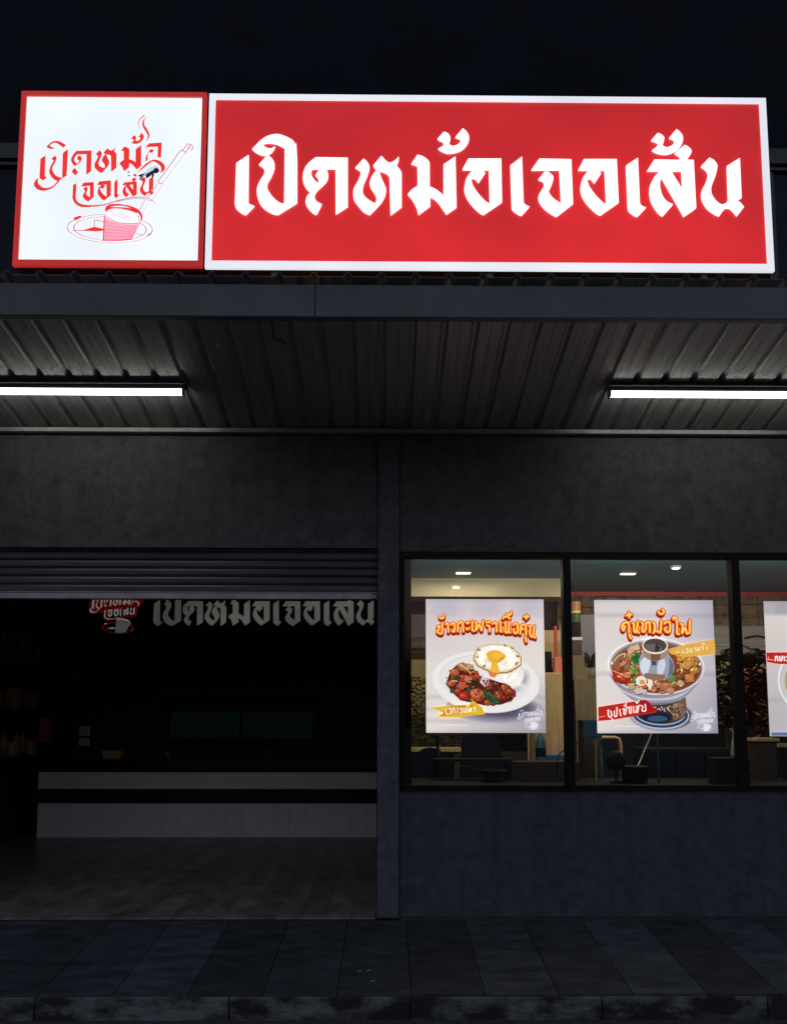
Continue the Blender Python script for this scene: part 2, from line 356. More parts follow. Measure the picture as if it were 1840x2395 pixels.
class Ink:
    """flat print: shapes given on a photo crop, laid as ink layers a hair apart on a sheet"""
    def __init__(s, fmap, y, step=3e-5): s.f = fmap; s.mb = MB(); s.y = y; s.st = step
    def _n(s): s.y -= s.st; return s.y
    def loops(s, lps, c): slab_shape(s.mb, [[s.f(p) for p in lp] for lp in lps], s._n(), None, rgb(*c))
    def poly(s, txt, c, *holes): s.loops([trace(txt)] + [trace(h) for h in holes], c)
    def ell(s, cx, cy, rx, ry, c, rot=0, n=28, wob=0, seed=0, ring=None):
        r = random.Random(seed); y = s._n(); a = R(rot); col = rgb(*c)
        ph = [r.uniform(0, 6.28) for _ in range(3)]
        def pt(k, q):
            t = 2 * math.pi * k / n; w = q * (1 + wob * (math.sin(5 * t + ph[0]) + .7 * math.sin(9 * t + ph[1]) + .6 * math.sin(14 * t + ph[2])))
            u, v = rx * w * math.cos(t), ry * w * math.sin(t)
            p = s.f((cx + u * math.cos(a) - v * math.sin(a), cy + u * math.sin(a) + v * math.cos(a))); return (p[0], y, p[1])
        o = [pt(k, 1) for k in range(n)]
        if ring is None: s.mb.face(o[::-1], col)
        else:
            i = [pt(k, ring) for k in range(n)]
            for k in range(n): s.mb.face([o[k], i[k], i[(k + 1) % n], o[(k + 1) % n]], col)
    def glow(s, cx, cy, rx, ry, c0, c1, rot=0, n=28):
        """soft printed blot: c0 in the middle to c1 at the rim"""
        y = s._n(); a = R(rot); A = rgb(*c0); B = rgb(*c1); p = s.f((cx, cy)); ce = (p[0], y, p[1]); o = []
        for k in range(n):
            t = 2 * math.pi * k / n; u, v = rx * math.cos(t), ry * math.sin(t)
            p = s.f((cx + u * math.cos(a) - v * math.sin(a), cy + u * math.sin(a) + v * math.cos(a))); o.append((p[0], y, p[1]))
        for k in range(n): s.mb.face([ce, o[(k + 1) % n], o[k]], [A, B, B])
    def pen(s, pts, w, c, dx=0, dy=0, w1=None, flat=False):
        """stroke with round joints and ends"""
        col = rgb(*c); P = [(p[0] + dx, p[1] + dy) for p in pts]; n = len(P)
        W = [w + ((w1 if w1 is not None else w) - w) * k / max(1, n - 1) for k in range(n)]
        y = s._n()
        for k in range(n - 1):
            (x0, y0), (x1, y1) = P[k], P[k + 1]; L = math.hypot(x1 - x0, y1 - y0) or 1
            nx, ny = -(y1 - y0) / L, (x1 - x0) / L; a, b = W[k] / 2, W[k + 1] / 2
            q = [s.f(t) for t in ((x0 + nx * a, y0 + ny * a), (x1 + nx * b, y1 + ny * b), (x1 - nx * b, y1 - ny * b), (x0 - nx * a, y0 - ny * a))]
            s.mb.face([(t[0], y, t[1]) for t in q], col)
        if not flat:
            for k in range(n):
                s.ell(P[k][0], P[k][1], W[k] / 2, W[k] / 2, c, n=10)
    def grid(s, x0, x1, y0, y1, nx, ny, fn):
        y = s._n()
        def q(i, j): return (x0 + (x1 - x0) * i / nx, y0 + (y1 - y0) * j / ny)
        for i in range(nx):
            for j in range(ny):
                cs = [q(i, j), q(i, j + 1), q(i + 1, j + 1), q(i + 1, j)]
                s.mb.face([(s.f(t)[0], y, s.f(t)[1]) for t in cs], [rgb(*fn((t[0] - x0) / (x1 - x0), (t[1] - y0) / (y1 - y0))) for t in cs])
    def build(s, name, mt, parent): return s.mb.build(name, mt, parent)
def smooth(pts, k=6):
    """open Catmull-Rom through pts"""
    out = []
    for i in range(len(pts) - 1):
        p0 = pts[max(i - 1, 0)]; p1 = pts[i]; p2 = pts[i + 1]; p3 = pts[min(i + 2, len(pts) - 1)]
        for j in range(k):
            t = j / k
            out.append(tuple(.5 * (2 * p1[d] + (p2[d] - p0[d]) * t + (2 * p0[d] - 5 * p1[d] + 4 * p2[d] - p3[d]) * t * t + (3 * p1[d] - p0[d] - 3 * p2[d] + p3[d]) * t ** 3) for d in range(len(p1))))
    return out + [tuple(pts[-1])]

# ================================================================== THE SETTING
YK_ROAD = -1.25
struct(MB().box(-80, 80, -90, YK_ROAD, -.9, -.255).build('road', M['asphalt']))
def tone(v, t=0.0): return (v * (1 - t), v, v * (1 + 1.5 * t), 1)
FALL = .0868; YK = -1.27                                            # the pavement falls towards the kerb
def zp(y): return FALL * y
mb = MB(); x = -.30 - .452 * 16
def ramp(x0, x1, y0, y1, h, d, c):
    p = [(x0, y0, zp(y0) + h), (x1, y0, zp(y0) + h), (x1, y1, zp(y1) + h), (x0, y1, zp(y1) + h)]; q = [(a, b, e - d) for a, b, e in p]
    mb.face(p, c)
    for n_ in range(4): m_ = (n_ + 1) % 4; mb.face([p[m_], p[n_], q[n_], q[m_]], c)
ramp(-9, 9, YK + .03, .0, -.012, .2, tone(.012))
while x < 8:
    r = random.Random(int(x * 100)); ramp(x + .003, x + .449, YK, -.004, r.uniform(-.001, .001), .05, tone(.050 * r.uniform(.62, 1.3), .16)); x += .452
struct(mb.build('pavement', M['slab']))
kb = MB()
for a, b in ((-8, -4.2), (-4.2, -3.1), (-3.1, -2.12), (-2.12, -.95), (-.95, .145), (.145, 1.31), (1.31, 2.32), (2.32, 3.4), (3.4, 8)):
    kb.box(a + .004, b - .004, YK - .012, YK + .06, -.6, zp(YK) - .012)
struct(kb.build('kerb', M['curb'], bevel=.006))
fl = MB(); fl.box(-9, 9, .0, 4.8, -.3, .006, tone(.012)); k = 0
for i in range(26):
    x0 = -.07 - .2 * (i + 1); r = random.Random(i); y = .02 - 1.2 * r.random()
    while y < 4.7:
        a, b = max(y, .004), min(y + 1.2, 4.7); q_ = r.uniform(.82, 1.18)
        if b > a: fl.box(x0 + .0015, x0 + .1985, a, b - .003, -.05, .018, tuple(c * q_ for c in (.17, .155, .138)) + (1,))
        y += 1.2
struct(fl.build('indoor_floor', M['floor_in']))

# ------------------------------------------------------------------ the building
bld = thing('shop_building', 'single storey dark grey shop front, half open shutter at left and posters in its windows', 'building', (0, 0, 0))
def part(name, mt, *a, bevel=0): return box(name, mt, *a, parent=bld, bevel=bevel)
# street wall: lintel over the door, wall over and under the windows, pillar, upper storey
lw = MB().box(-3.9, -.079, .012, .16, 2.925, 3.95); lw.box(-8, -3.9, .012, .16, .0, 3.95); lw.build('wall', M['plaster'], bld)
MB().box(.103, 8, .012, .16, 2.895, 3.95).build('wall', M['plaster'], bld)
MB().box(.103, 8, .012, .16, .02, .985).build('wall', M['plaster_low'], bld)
part('wall_base', M['trim'], .103, 8, -.003, .15, .0, .018)
part('pillar', M['pillar'], -.073, .097, -.012, .17, .022, 3.86)
part('pillar_core', M['black'], -.07, .2, .1705, .30, .022, 3.45); part('wall_core', M['black'], -9, 9, .162, .2, 3.451, 3.95)
part('pillar_base', M['black'], -.085, .104, -.005, .17, .001, .022)
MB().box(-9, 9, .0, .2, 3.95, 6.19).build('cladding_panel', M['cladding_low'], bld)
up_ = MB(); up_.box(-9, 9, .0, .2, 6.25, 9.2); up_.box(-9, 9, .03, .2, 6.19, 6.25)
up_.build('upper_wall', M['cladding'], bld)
tb = MB().box(-9, 9, -.05, -.001, 6.255, 6.39); tb.box(-9, 9, -.03, .029, 6.205, 6.232); tb.build('ledge', M['trim'], bld)
for xx in (-5.6, -3.42, 3.22, 5.6): part('cladding_batten', M['trim'], xx, xx + .07, -.022, -.001, 4.3, 6.19)
part('parapet', M['trim'], -9.05, 9.05, -.06, .24, 9.2, 9.3)
# rooms behind the front
rm = MB()
rm.box(-4.75, -4.65, .16, 4.75, .018, 3.4); rm.box(-4.75, 0, .16, 4.75, 3.35, 3.45)
rm.build('side_room_wall', M['inner_black'], bld)
box('side_room_back_wall', M['inner'], -4.65, -.05, 4.65, 4.75, .018, 3.35, parent=bld)
box('partition_wall', M['inner_black'], -.03, .06, .171, 4.75, .02, 3.45, parent=bld)
box('dining_back_wall', M['dark'], .06, 7.6, 3.4, 3.5, .02, 3.2, parent=bld)
box('dining_end_wall', M['dark'], 7.6, 7.7, .16, 3.5, .02, 3.2, parent=bld)
box('dining_ceiling', M['ceil'], .06, 7.6, .17, 3.4, 3.1, 3.2, parent=bld)
box('dining_floor', M['wood_dk'], .06, 7.6, .17, 3.4, .02, .05, parent=bld)
box('ceiling_bulkhead', M['soffit'], .061, 1.99, 2.43, 2.8, 2.891, 3.099, parent=bld)
box('wall_trim', M['red'], 2.05, 7.59, 3.37, 3.399, 3.045, 3.098, parent=bld)
box('roof_slab', M['inner_black'], -9, 9, .201, 6, 3.46, 3.6, parent=bld)

# windows: one black frame with three panes seen, each pane its own window
def window(x0, x1):
    w = MB(); a, b, z0, z1 = x0, x1, .986, 2.894
    w.box(a, b, -.006, .09, z1 - .048, z1); w.box(a, b, -.012, .09, z0, z0 + .038)
    w.box(a, a + .032, -.004, .09, z0 + .038, z1 - .048); w.box(b - .032, b, -.004, .09, z0 + .038, z1 - .048)
    f = w.build('window', M['black'], bld)
    g = MB().box(a + .032, b - .032, .036, .042, z0 + .038, z1 - .048).build('pane', M['glass'], None)
    g.parent = f
    return f
window(.109, 1.452); window(1.4525, 2.822); window(2.8225, 4.2); window(4.2005, 5.58)

# rolling shutter, half raised
sl = MB()
n_sl = 5; hgt = (2.90 - 2.565) / n_sl
cs = [(0.0, 0.0), (.004, -.012), (.018, -.022), (.045, -.026), (.058, -.018), (.062, 0.004)]
pts = []
for i in range(n_sl + 2):
    for dz, dy in cs: pts.append((2.566 + i * hgt + dz * hgt / .067, .085 + dy))
pts = [p for p in pts if p[0] < 3.2]
for (z0, y0), (z1, y1) in zip(pts, pts[1:]): sl.face([(-3.9, y0, z0), (-.075, y0, z0), (-.075, y1, z1), (-3.9, y1, z1)])
for (z0, y0), (z1, y1) in zip(pts[::-1], pts[-2::-1]): sl.face([(-3.9, y0 + .004, z0), (-.075, y0 + .004, z0), (-.075, y1 + .004, z1), (-3.9, y1 + .004, z1)])
shutter = sl.build('roller_shutter', M['shut'], bld)
rl = MB().box(-3.9, -.078, .035, .105, 2.508, 2.556); rl.box(-3.9, -.078, .030, .105, 2.5565, 2.566)
rail = rl.build('bottom_rail', M['rail'], None, bevel=.003); rail.parent = shutter
for i in range(6):
    bx = -.685 - .578 * i
    b_ = MB().tube([(bx, .036, 2.535), (bx, .026, 2.535)], .006, 8).build('bolt', M['zinc'], None); b_.parent = shutter
ring = [(-.105 + .016 * math.cos(t), .028, 2.532 + .02 * math.sin(t)) for t in [k * math.pi / 6 for k in range(13)]]
r_ = MB().tube(ring, .005, 6).build('lock_ring', M['zinc'], None); r_.parent = shutter
MB().box(-3.9, -.075, .155, .35, 2.90, 3.34).build('shutter_housing', M['black'], bld)
gd = MB().box(-.079, -.074, .0, .15, .02, 2.92).build('shutter_guide', M['black'], bld)

# ------------------------------------------------------------------ canopy
can = thing('canopy', 'grey corrugated metal canopy with a painted steel front beam, fixed over the shop front', 'canopy', (0, -.8, 3.9))
SL = .21; Z0 = 3.905; P_ = .2085; YF = -1.672
def zs(y): return Z0 - SL * y
pf = []
x = -7.2915 - .012
while x < 7.3:
    pf += [(x, 0), (x + .074, 0), (x + .077, .003), (x + .081, 0), (x + .148, 0), (x + .167, .026), (x + .188, .026), (x + .2065, 0)]
    x += P_
sm = MB()
for (xa, ha), (xb, hb) in zip(pf, pf[1:]):
    for t, fl_ in ((0, 0), (.0015, 1)):
        q = [(xa, YF, zs(YF) + ha + t), (xb, YF, zs(YF) + hb + t), (xb, -.001, zs(0) + hb + t), (xa, -.001, zs(0) + ha + t)]
        sm.face(q if fl_ else q[::-1])
    sm.face([(xa, YF, zs(YF) + ha), (xb, YF, zs(YF) + hb), (xb, YF, zs(YF) + hb + .0015), (xa, YF, zs(YF) + ha + .0015)])
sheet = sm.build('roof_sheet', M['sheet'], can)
for a, b in ((-7.3, -.448), (-.445, 7.3)):
    MB().box(a, b, -1.645, -1.585, 4.012, 4.222).build('front_beam', M['beam'], can, bevel=.006)
MB().box(-7.3, 7.3, -.055, -.002, 3.868, 3.9035).build('wall_flashing', M['flash'], can, bevel=.003)
cable = [(-.77 + .01 * math.sin(i * 1.9), -1.48 + .055 * i, zs(-1.48 + .055 * i) - .006 - .004 * math.sin(i * 2.3)) for i in range(8)] + [(-.72, -1.12, zs(-1.12) - .02), (-.70, -1.06, zs(-1.06) - .008)]
tag(MB().tube(cable, .0035, 6).build('cable', M['dark']), 'short loose black cable against the underside of the corrugated canopy', 'cable')

# tube lamps under the canopy
M['tube'] = emis('lit_tube', (1.0, .98, .88), 8.0)
M['lamp_body'] = mat('lamp_body', (.35, .35, .33), .5)
def lamp(x0, x1, label):
    o = thing('tube_lamp', label, 'lamp', ((x0 + x1) / 2, -.6, 3.99), 'tube lamps under the canopy')
    a, b = x0 + .012, x1 - .012
    MB().box(x0 - .02, x1 + .02, -.665, -.555, 4.012, 4.0245).build('mounting_plate', M['beam'], o)
    MB().box(x0, x1, -.635, -.565, 3.985, 4.0115).build('housing', M['lamp_body'], o, bevel=.003)
    d = MB(); pr = []
    for k in range(9):
        t = math.pi * k / 8; pr.append((-.6 + .026 * math.cos(t), 3.985 - .036 * math.sin(t) ** .7))
    for (y0, z0), (y1, z1) in zip(pr, pr[1:]): d.face([(a, y0, z0), (a, y1, z1), (b, y1, z1), (b, y0, z0)])
    d.build('diffuser', M['tube'], o)
    for e0, e1 in ((x0, a), (b, x1)): MB().box(e0, e1, -.632, -.568, 3.944, 3.9845).build('end_cap', M['lamp_body'], o)
lamp(-3.25, -1.515, 'lit white tube lamp under the canopy, the one on the left above the shutter')
lamp(1.655, 3.40, 'lit white tube lamp under the canopy, the one on the right above the windows')

# ================================================================== ILLUMINATED SIGNS
M['sign_white'] = emis('lit_white_acrylic', rgb(238, 246, 250)[:3], .97, .05, 1.3)
M['sign_red'] = emis('lit_red_acrylic', rgb(206, 32, 33)[:3], 1.0, .13, 1.6, base=(.5, .01, .02))
n_ = M['sign_red'].node_tree; b_ = n_.nodes['Principled BSDF']; tc_ = n_.nodes.new('ShaderNodeTexCoord'); sx_ = n_.nodes.new('ShaderNodeSeparateXYZ'); mr_ = n_.nodes.new('ShaderNodeMapRange')
mr_.inputs[1].default_value = 4.4; mr_.inputs[2].default_value = 5.5; mr_.inputs[3].default_value = .97; mr_.inputs[4].default_value = .72     # the lamps inside sit low in the cabinet
ml_ = n_.nodes.new('ShaderNodeMath'); ml_.operation = 'MULTIPLY'; src_ = b_.inputs['Emission Strength'].links[0].from_socket
n_.links.new(tc_.outputs['Object'], sx_.inputs[0]); n_.links.new(sx_.outputs['Z'], mr_.inputs[0]); n_.links.new(mr_.outputs[0], ml_.inputs[0]); n_.links.new(src_, ml_.inputs[1]); n_.links.new(ml_.outputs[0], b_.inputs['Emission Strength'])
M['sign_letter'] = emis('lit_letter_acrylic', (1.0, .985, .99), 1.25)
M['frame_red'] = emis('lit_red_frame', rgb(172, 34, 30)[:3], .9, .12, 2, base=(.3, .02, .015))
M['frame_white'] = emis('lit_white_frame', rgb(236, 238, 246)[:3], .9, .08, 1.6)
M['ink_sign'] = print_mat('sign_print', 1.0)
M['box_side'] = mat('sign_box_side', (.16, .02, .018), .5)
YS = -1.60
def sign_box(name, label, cat, x0, x1, z0, z1, bw, mframe, mface):
    o = thing(name, label, cat, ((x0 + x1) / 2, YS + .07, z0))
    MB().box(x0 + .004, x1 - .004, YS + .012, YS + .15, z0 + .003, z1 - .003).build('cabinet', M['box_side'], o)
    f = MB(); l_, r_, b_, t_ = bw
    f.box(x0, x1, YS - .012, YS + .0118, z1 - t_, z1); f.box(x0, x1, YS - .012, YS + .0118, z0, z0 + b_)
    f.box(x0, x0 + l_, YS - .012, YS + .0118, z0 + b_, z1 - t_); f.box(x1 - r_, x1, YS - .012, YS + .0118, z0 + b_, z1 - t_)
    f.build('frame', mframe, o)
    MB().box(x0 + l_, x1 - r_, YS, YS + .0115, z0 + b_, z1 - t_).build('face', mface, o)
    for k in (.12, .5, .88):
        bx = x0 + (x1 - x0) * k; MB().box(bx - .02, bx + .02, YS + .03, YS + .12, zs(YS + .12) + .01, z0 + .002).build('bracket', M['trim'], o)
    return o
q0 = [rect(HS, *p) for p in ((53, 215), (488, 218), (30, 623.5), (479, 625.5))]
q1 = [rect(HS, *p) for p in ((64, 225.2), (473.8, 228.5), (43, 608), (463.7, 612))]
def av(*a): return sum(a) / len(a)
X0, X1, Z1_, Z0_ = av(q0[0][0], q0[2][0]), av(q0[1][0], q0[3][0]), av(q0[0][1], q0[1][1]), av(q0[2][1], q0[3][1])
X1 -= .012
bw = (av(q1[0][0], q1[2][0]) - X0, X1 - av(q1[1][0], q1[3][0]), av(q1[2][1], q1[3][1]) - Z0_, Z1_ - av(q1[0][1], q1[1][1]))
logo_sign = sign_box('logo_sign', 'square white lit sign with a red frame and red cup drawing', 'sign', X0, X1, Z0_, Z1_, bw, M['frame_red'], M['sign_white'])

q0 = [rect(HS, *p) for p in ((491.3, 220), (1788.8, 232.5), (478.9, 628.3), (1808.8, 635.4))]
q1 = [rect(HS, *p) for p in ((503.8, 232.5), (1775.4, 243.8), (495.4, 610.4), (1792, 620))]
X0, X1, Z1_, Z0_ = av(q0[0][0], q0[2][0]), av(q0[1][0], q0[3][0]), av(q0[0][1], q0[1][1]), av(q0[2][1], q0[3][1])
bw = (av(q1[0][0], q1[2][0]) - X0, X1 - av(q1[1][0], q1[3][0]), av(q1[2][1], q1[3][1]) - Z0_, Z1_ - av(q1[0][1], q1[1][1]))
name_sign = sign_box('name_sign', 'long red lit sign with large white Thai letters and a white frame over the canopy', 'sign', X0, X1, Z0_, Z1_, bw, M['frame_white'], M['sign_red'])
for k_ in G:
    mb = MB(); slab_shape(mb, G[k_], YS - .014, YS - .001)
    mb.build('letter', M['sign_letter'], name_sign)

# ------------------------------------------------------------------ the drawn logo, in the coordinates of its own crop
L1 = (70, 260)
def L2(x, y): return (x + 345.9, y + 840)
def L3(x, y): return (1136.4 + .5294 * x, 296.5 + .5294 * y)
def off(txt, f):
    o = []
    for t in txt.split():
        sm = '~' if t.endswith('~') else ''; x, y = map(float, t.rstrip('~').split(',')); x, y = f(x, y); o.append('%g,%g%s' % (x, y, sm))
    return ' '.join(o)
def logo(k, red, pale, cup, cuplines, full=True):
    pen0 = k.pen; th = 1.35 if full else 1.0
    def pen(pts, w, c, **kw): pen0(pts, w * th, c, **kw)
    k.pen = pen
    k.poly('188,410 235,365~ 270,345~ 320,340~ 370,360~ 418,390 385,418 340,385~ 300,362~ 255,372~ 228,400 280,425~ 240,432~', red)
    k.poly('122,545 180,508 172,745 195,765 150,798 110,770', red)
    k.poly('380,480 440,435 425,740 325,808 270,780~ 230,720~ 225,680~ 245,620~ 272,575~ 265,560~ 245,548 290,510 308,545~ 290,590~ 260,650~ 265,690~ 300,740~ 372,770', red)
    k.poly('45,835 65,795~ 105,770 92,810~ 110,850~ 160,882~ 220,880~ 270,855~ 325,800 345,805 300,850~ 250,890~ 190,912~ 130,915~ 80,895~ 50,860~', red)
    k.poly('540,455 712,450 708,690 650,730 655,495 550,495 515,540~ 520,580~ 545,600 522,632 490,600~ 476,560~ 495,505~', red)
    k.ell(572, 540, 26, 27, red); k.pen([(592, 548), (570, 590), (530, 622)], 16, red, w1=7)
    k.poly('520,652 555,700 530,742 490,705~ 492,680~', red)
    k.loops(fit('h', (743, 722), (998, 692), (748, 442)), red)
    k.loops(fit('m', (1030, 702), (1285, 668), (1035, 415)), red)
    k.loops(fit('t', (1168, 382), (1316, 366), (1170, 262)), red)
    k.poly('1355,60 1310,100~ 1298,145~ 1315,195~ 1350,250~ 1362,290~ 1340,350 1375,305~ 1380,260~ 1355,205~ 1325,160~ 1320,110~', red)
    k.pen(smooth([(1320, 48), (1270, 92), (1252, 140), (1260, 180), (1280, 210)]), 9, red, w1=3)
    k.poly('1330,418 1380,370 1525,360 1515,535 1475,530 1480,408 1375,412', red)
    k.poly('1335,575 1340,530~ 1360,490~ 1395,435 1440,450 1400,485 1385,468 1365,505~ 1360,570', red)
    k.poly('1240,715 1290,655~ 1350,598~ 1420,560~ 1480,565~ 1540,600~ 1562,650~ 1545,690~ 1495,715 1520,680~ 1510,640~ 1470,600~ 1420,580~ 1370,610~ 1300,668~', red)
    k.poly('500,850 540,833 530,985 540,1030~ 590,1070~ 700,1085~ 850,1075~ 1000,1035~ 1100,1012~ 1000,1045~ 850,1088~ 700,1105~ 590,1105~ 520,1060~ 492,1000', red)
    k.pen(smooth([(1000, 1036), (1150, 1002), (1300, 992), (1390, 1012), (1450, 1062)]), 9, pale, w1=5)
    k.loops(fit('j', (588, 1052), (738, 1040), (592, 828)), red)
    k.loops(fit('o', (775, 1037), (936, 1024), (778, 812)), red)
    k.loops(fit('e2', (972, 1010), (1030, 1000), (978, 785)), red)
    k.loops(fit('s', (1065, 1000), (1238, 986), (1066, 778), gbox('s')[3] - .0), red)
    k.loops(fit('n', (1270, 985), (1432, 972), (1274, 762)), red)
    if full:
        k.ell(1216, 740, 20, 15, red, 20); k.ell(1146, 745, 20, 7, red); k.ell(1140, 705, 10, 9, (20, 20, 25))
        # the long handled strainer, thin pink outline
        for p in ([(650, 980), (1150, 290)], [(740, 1030), (1262, 340)], [(650, 980), (680, 1020), (740, 1030)], [(1150, 290), (1200, 310), (1262, 340)]):
            k.pen([L3(*t) for t in p], 7, pale)
        k.pen([L3(*t) for t in ((770, 1000), (1235, 375))], 14, (226, 205, 218))
        k.pen([L3(*t) for t in smooth([(1190, 290), (1290, 170), (1345, 160), (1400, 200), (1415, 250), (1360, 295)])], 7, pale)
        k.pen([L3(*t) for t in ((1262, 340), (1330, 225), (1370, 170))], 7, pale)
        k.ell(*L3(1340, 232), 9, 9, red)
        k.pen([L3(*t) for t in ((640, 1040), (430, 1310))], 5, pale); k.pen([L3(*t) for t in ((740, 1090), (545, 1370))], 14, (224, 205, 218))
        k.pen([L3(*t) for t in ((370, 1390), (250, 1600))], 5, pale); k.pen([L3(*t) for t in ((470, 1430), (325, 1650))], 14, (226, 212, 222))
        k.pen(smooth([(1020, 1048), (1150, 1020), (1300, 1012), (1370, 1030), (1425, 1042)]), 5, pale)
    # saucer
    for rx, ry, w in ((497, 167, .974), (425, 140, .972)):
        k.ell(*L2(582, 522), rx, ry, pale, 2, n=48, ring=w)
    if full:
        k.ell(*L2(582, 530), 500, 150, (236, 205, 216), 2, n=48, ring=.985)
        k.pen([L2(*t) for t in ((405, 500), (405, 420), (520, 445))], 6, pale); k.pen([L2(*t) for t in ((165, 541), (265, 545))], 6, pale)
        k.pen([L2(*t) for t in ((870, 570), (965, 600))], 5, pale)
    k.poly(off('165,395 235,372~ 250,390~ 180,425~', L2), red); k.poly(off('1008,605 1045,568 1048,580 1015,610', L2), red)
    k.poly(off('250,545 400,500 520,525 525,542 440,552', L2), red)
    # cup
    k.poly(off('522,360 570,330~ 650,310~ 750,320~ 850,350~ 925,400 932,450 830,650 680,665~ 505,660', L2), cup)
    if full:
        k.poly(off('540,350 600,318~ 700,312~ 830,345~ 900,385~ 912,440 880,460~ 760,462~ 640,440~ 560,400~', L2), (238, 240, 245))
        for a in ((600, 340, 760, 410), (650, 330, 800, 405), (700, 330, 820, 400)): k.pen([L2(a[0], a[1]), L2(a[2], a[3])], 5, (205, 190, 205))
        k.pen([L2(*t) for t in smooth([(560, 385), (640, 440), (760, 462), (905, 462)])], 6, pale)
        for i in range(24):
            u = i / 23; k.pen([L2(530 + 365 * u, 408 + 75 * min(1, u * 2.4)), L2(515 + 312 * u, 655)], 4, cuplines, flat=True)
        for vv in range(6):
            q = .18 + vv * .16; k.pen([L2(520 - 10 * q, 400 + 250 * q), L2(905 - 75 * q, 470 + 180 * q)], 3, cuplines, flat=True)
        k.pen([L2(*t) for t in ((520, 375), (506, 658))], 9, red); k.pen([L2(*t) for t in ((506, 660), (680, 662), (832, 648))], 7, red); k.pen([L2(*t) for t in ((832, 648), (935, 452))], 5, red)
    k.poly(off('533,335 530,290~ 550,260~ 600,240~ 700,240~ 830,265~ 920,310~ 957,370~ 957,410~ 935,452 938,400~ 920,360~ 850,330~ 750,300~ 650,290~ 580,300~ 545,325~', L2), red)
    if full:
        k.poly(off('585,272 640,262~ 740,262~ 830,290 740,278~ 640,275~', L2), (240, 235, 240))
        k.ell(*L2(905, 352), 14, 10, (238, 238, 240), 40); k.ell(*L2(912, 378), 12, 6, (30, 20, 30), 40)
k = Ink(crop(*L1, 4.941, HS), YS - .0004)
RED = (226, 44, 38)
logo(k, RED, (184, 104, 134), (240, 190, 206), (198, 70, 108))
k.build('drawing', M['ink_sign'], logo_sign)
# black smear of old tape over the second line
k = Ink(crop(300, 320, 9.333, HS), YS - .0035)
k.ell(400, 800, 150, 45, (170, 190, 205), -28, wob=.05); k.ell(520, 720, 160, 60, (190, 205, 215), -28, wob=.05)
k.ell(612, 738, 66, 58, (8, 9, 14), -15, wob=.02, seed=2); k.poly('385,860 400,810~ 470,770~ 560,730~ 600,780~ 520,830~ 430,895~ 395,905~', (14, 22, 38))
k.poly('215,860 250,830~ 360,805~ 330,840~ 260,870~', (6, 7, 10)); k.poly('240,935 280,870~ 330,850 300,900~ 260,940~', (6, 7, 10)); k.ell(540, 850, 22, 40, (25, 20, 30), 25)
k.build('black_smear', M['ink_sign'], logo_sign)

# ================================================================== POSTERS on the window glass
M['print'] = print_mat('poster_print', .86)
WS = lambda p: rect(HW, *p)
YP = .034
def sheet_of(name, label, corners, group):
    """a paper sheet with its real corners, 1.5 mm thick"""
    c = [WS(p) for p in corners]; x0 = av(c[0][0], c[3][0]); x1 = av(c[1][0], c[2][0]); z1 = av(c[0][1], c[1][1]); z0 = av(c[2][1], c[3][1])
    o = thing(name, label, 'poster', ((x0 + x1) / 2, YP, z0), group)
    return o, x0, x1, z0, z1
def mixc(a, b, t): t = max(0, min(1, t)); return tuple(a[i] + (b[i] - a[i]) * t for i in range(3))
def paper(o, x0, x1, z0, z1, fn):
    k = Ink(lambda p: (x0 + p[0] * (x1 - x0), z1 - p[1] * (z1 - z0)), YP - .0015)
    k.grid(0, 1, 0, 1, 26, 34, fn); k.y = YP - .0015
    mb = k.mb; mb.box(x0, x1, YP - .0013, YP, z0, z1, rgb(190, 188, 192)); k.build('paper', M['print'], o)
def title(k, strokes, w, dd):
    """fat yellow letters with a red rim and a maroon drop"""
    for q in range(5):
        for t in strokes: k.pen(t, w * 2.05, (120, 22, 14), dd * .25 * (1 - q * .12), dd * (1 - q * .2))
    for t in strokes: k.pen(t, w * 1.95, (196, 74, 26))
    for t in strokes: k.pen(t, w * .88, (246, 188, 62))
    for t in strokes: k.pen(t, w * .45, (252, 214, 104), 0, -w * .1)
def small_logo(k0, o, ref, w, name='logo_print'):
    """the shop's drawing again, small and white; ref = photo point of its upper left corner, w = photo pixels per logo unit"""
    k = Ink(lambda p: WS((ref[0] + p[0] * w, ref[1] + p[1] * w)), k0)
    logo(k, (232, 230, 234), (205, 200, 208), (232, 230, 234), (205, 200, 206), full=False); k.build(name, M['print'], o)

# ---- poster 1: rice with stew and a fried egg
o, x0, x1, z0, z1 = sheet_of('food_poster', 'lit poster of rice with stew and a fried egg on a white oval plate', ((995, 1399), (1270, 1404), (1277.5, 1716), (997, 1713)), 'food posters on the window glass')
def bg1(u, v):
    c = mixc((202, 195, 198), (228, 220, 211), min(1, v * 1.8 + u * .3)); c = mixc(c, (146, 140, 152), max(0, (v - .55) * 1.7) * max(0, u * 1.15 - .05))
    if v < .12: c = mixc(c, (178, 174, 192), .5 * abs(math.sin(u * 9)))
    pl = (v * 11) % 1
    return mixc(c, (140, 135, 150), .22 if pl < .09 else 0)
paper(o, x0, x1, z0, z1, bg1)
k = Ink(crop(980, 1380, 5.419, HW), YP - .0022)
for q in range(6): k.ell(960 + 8 * q, 1500 - q * 4, 620 - 45 * q, 190 - 14 * q, mixc((168, 162, 176), (88, 84, 104), q / 5), 3)
k.ell(846, 1172, 682, 388, (214, 210, 210), 5, 48); k.ell(846, 1166, 678, 384, (238, 235, 231), 5, 48); k.ell(835, 1140, 585, 318, (216, 212, 212), 5, 48); k.ell(838, 1150, 580, 314, (231, 228, 225), 5, 48)
k.glow(1325, 1130, 85, 140, (146, 143, 158), (231, 228, 225), 12); k.glow(1230, 1270, 130, 60, (190, 186, 194), (231, 228, 225), -22)
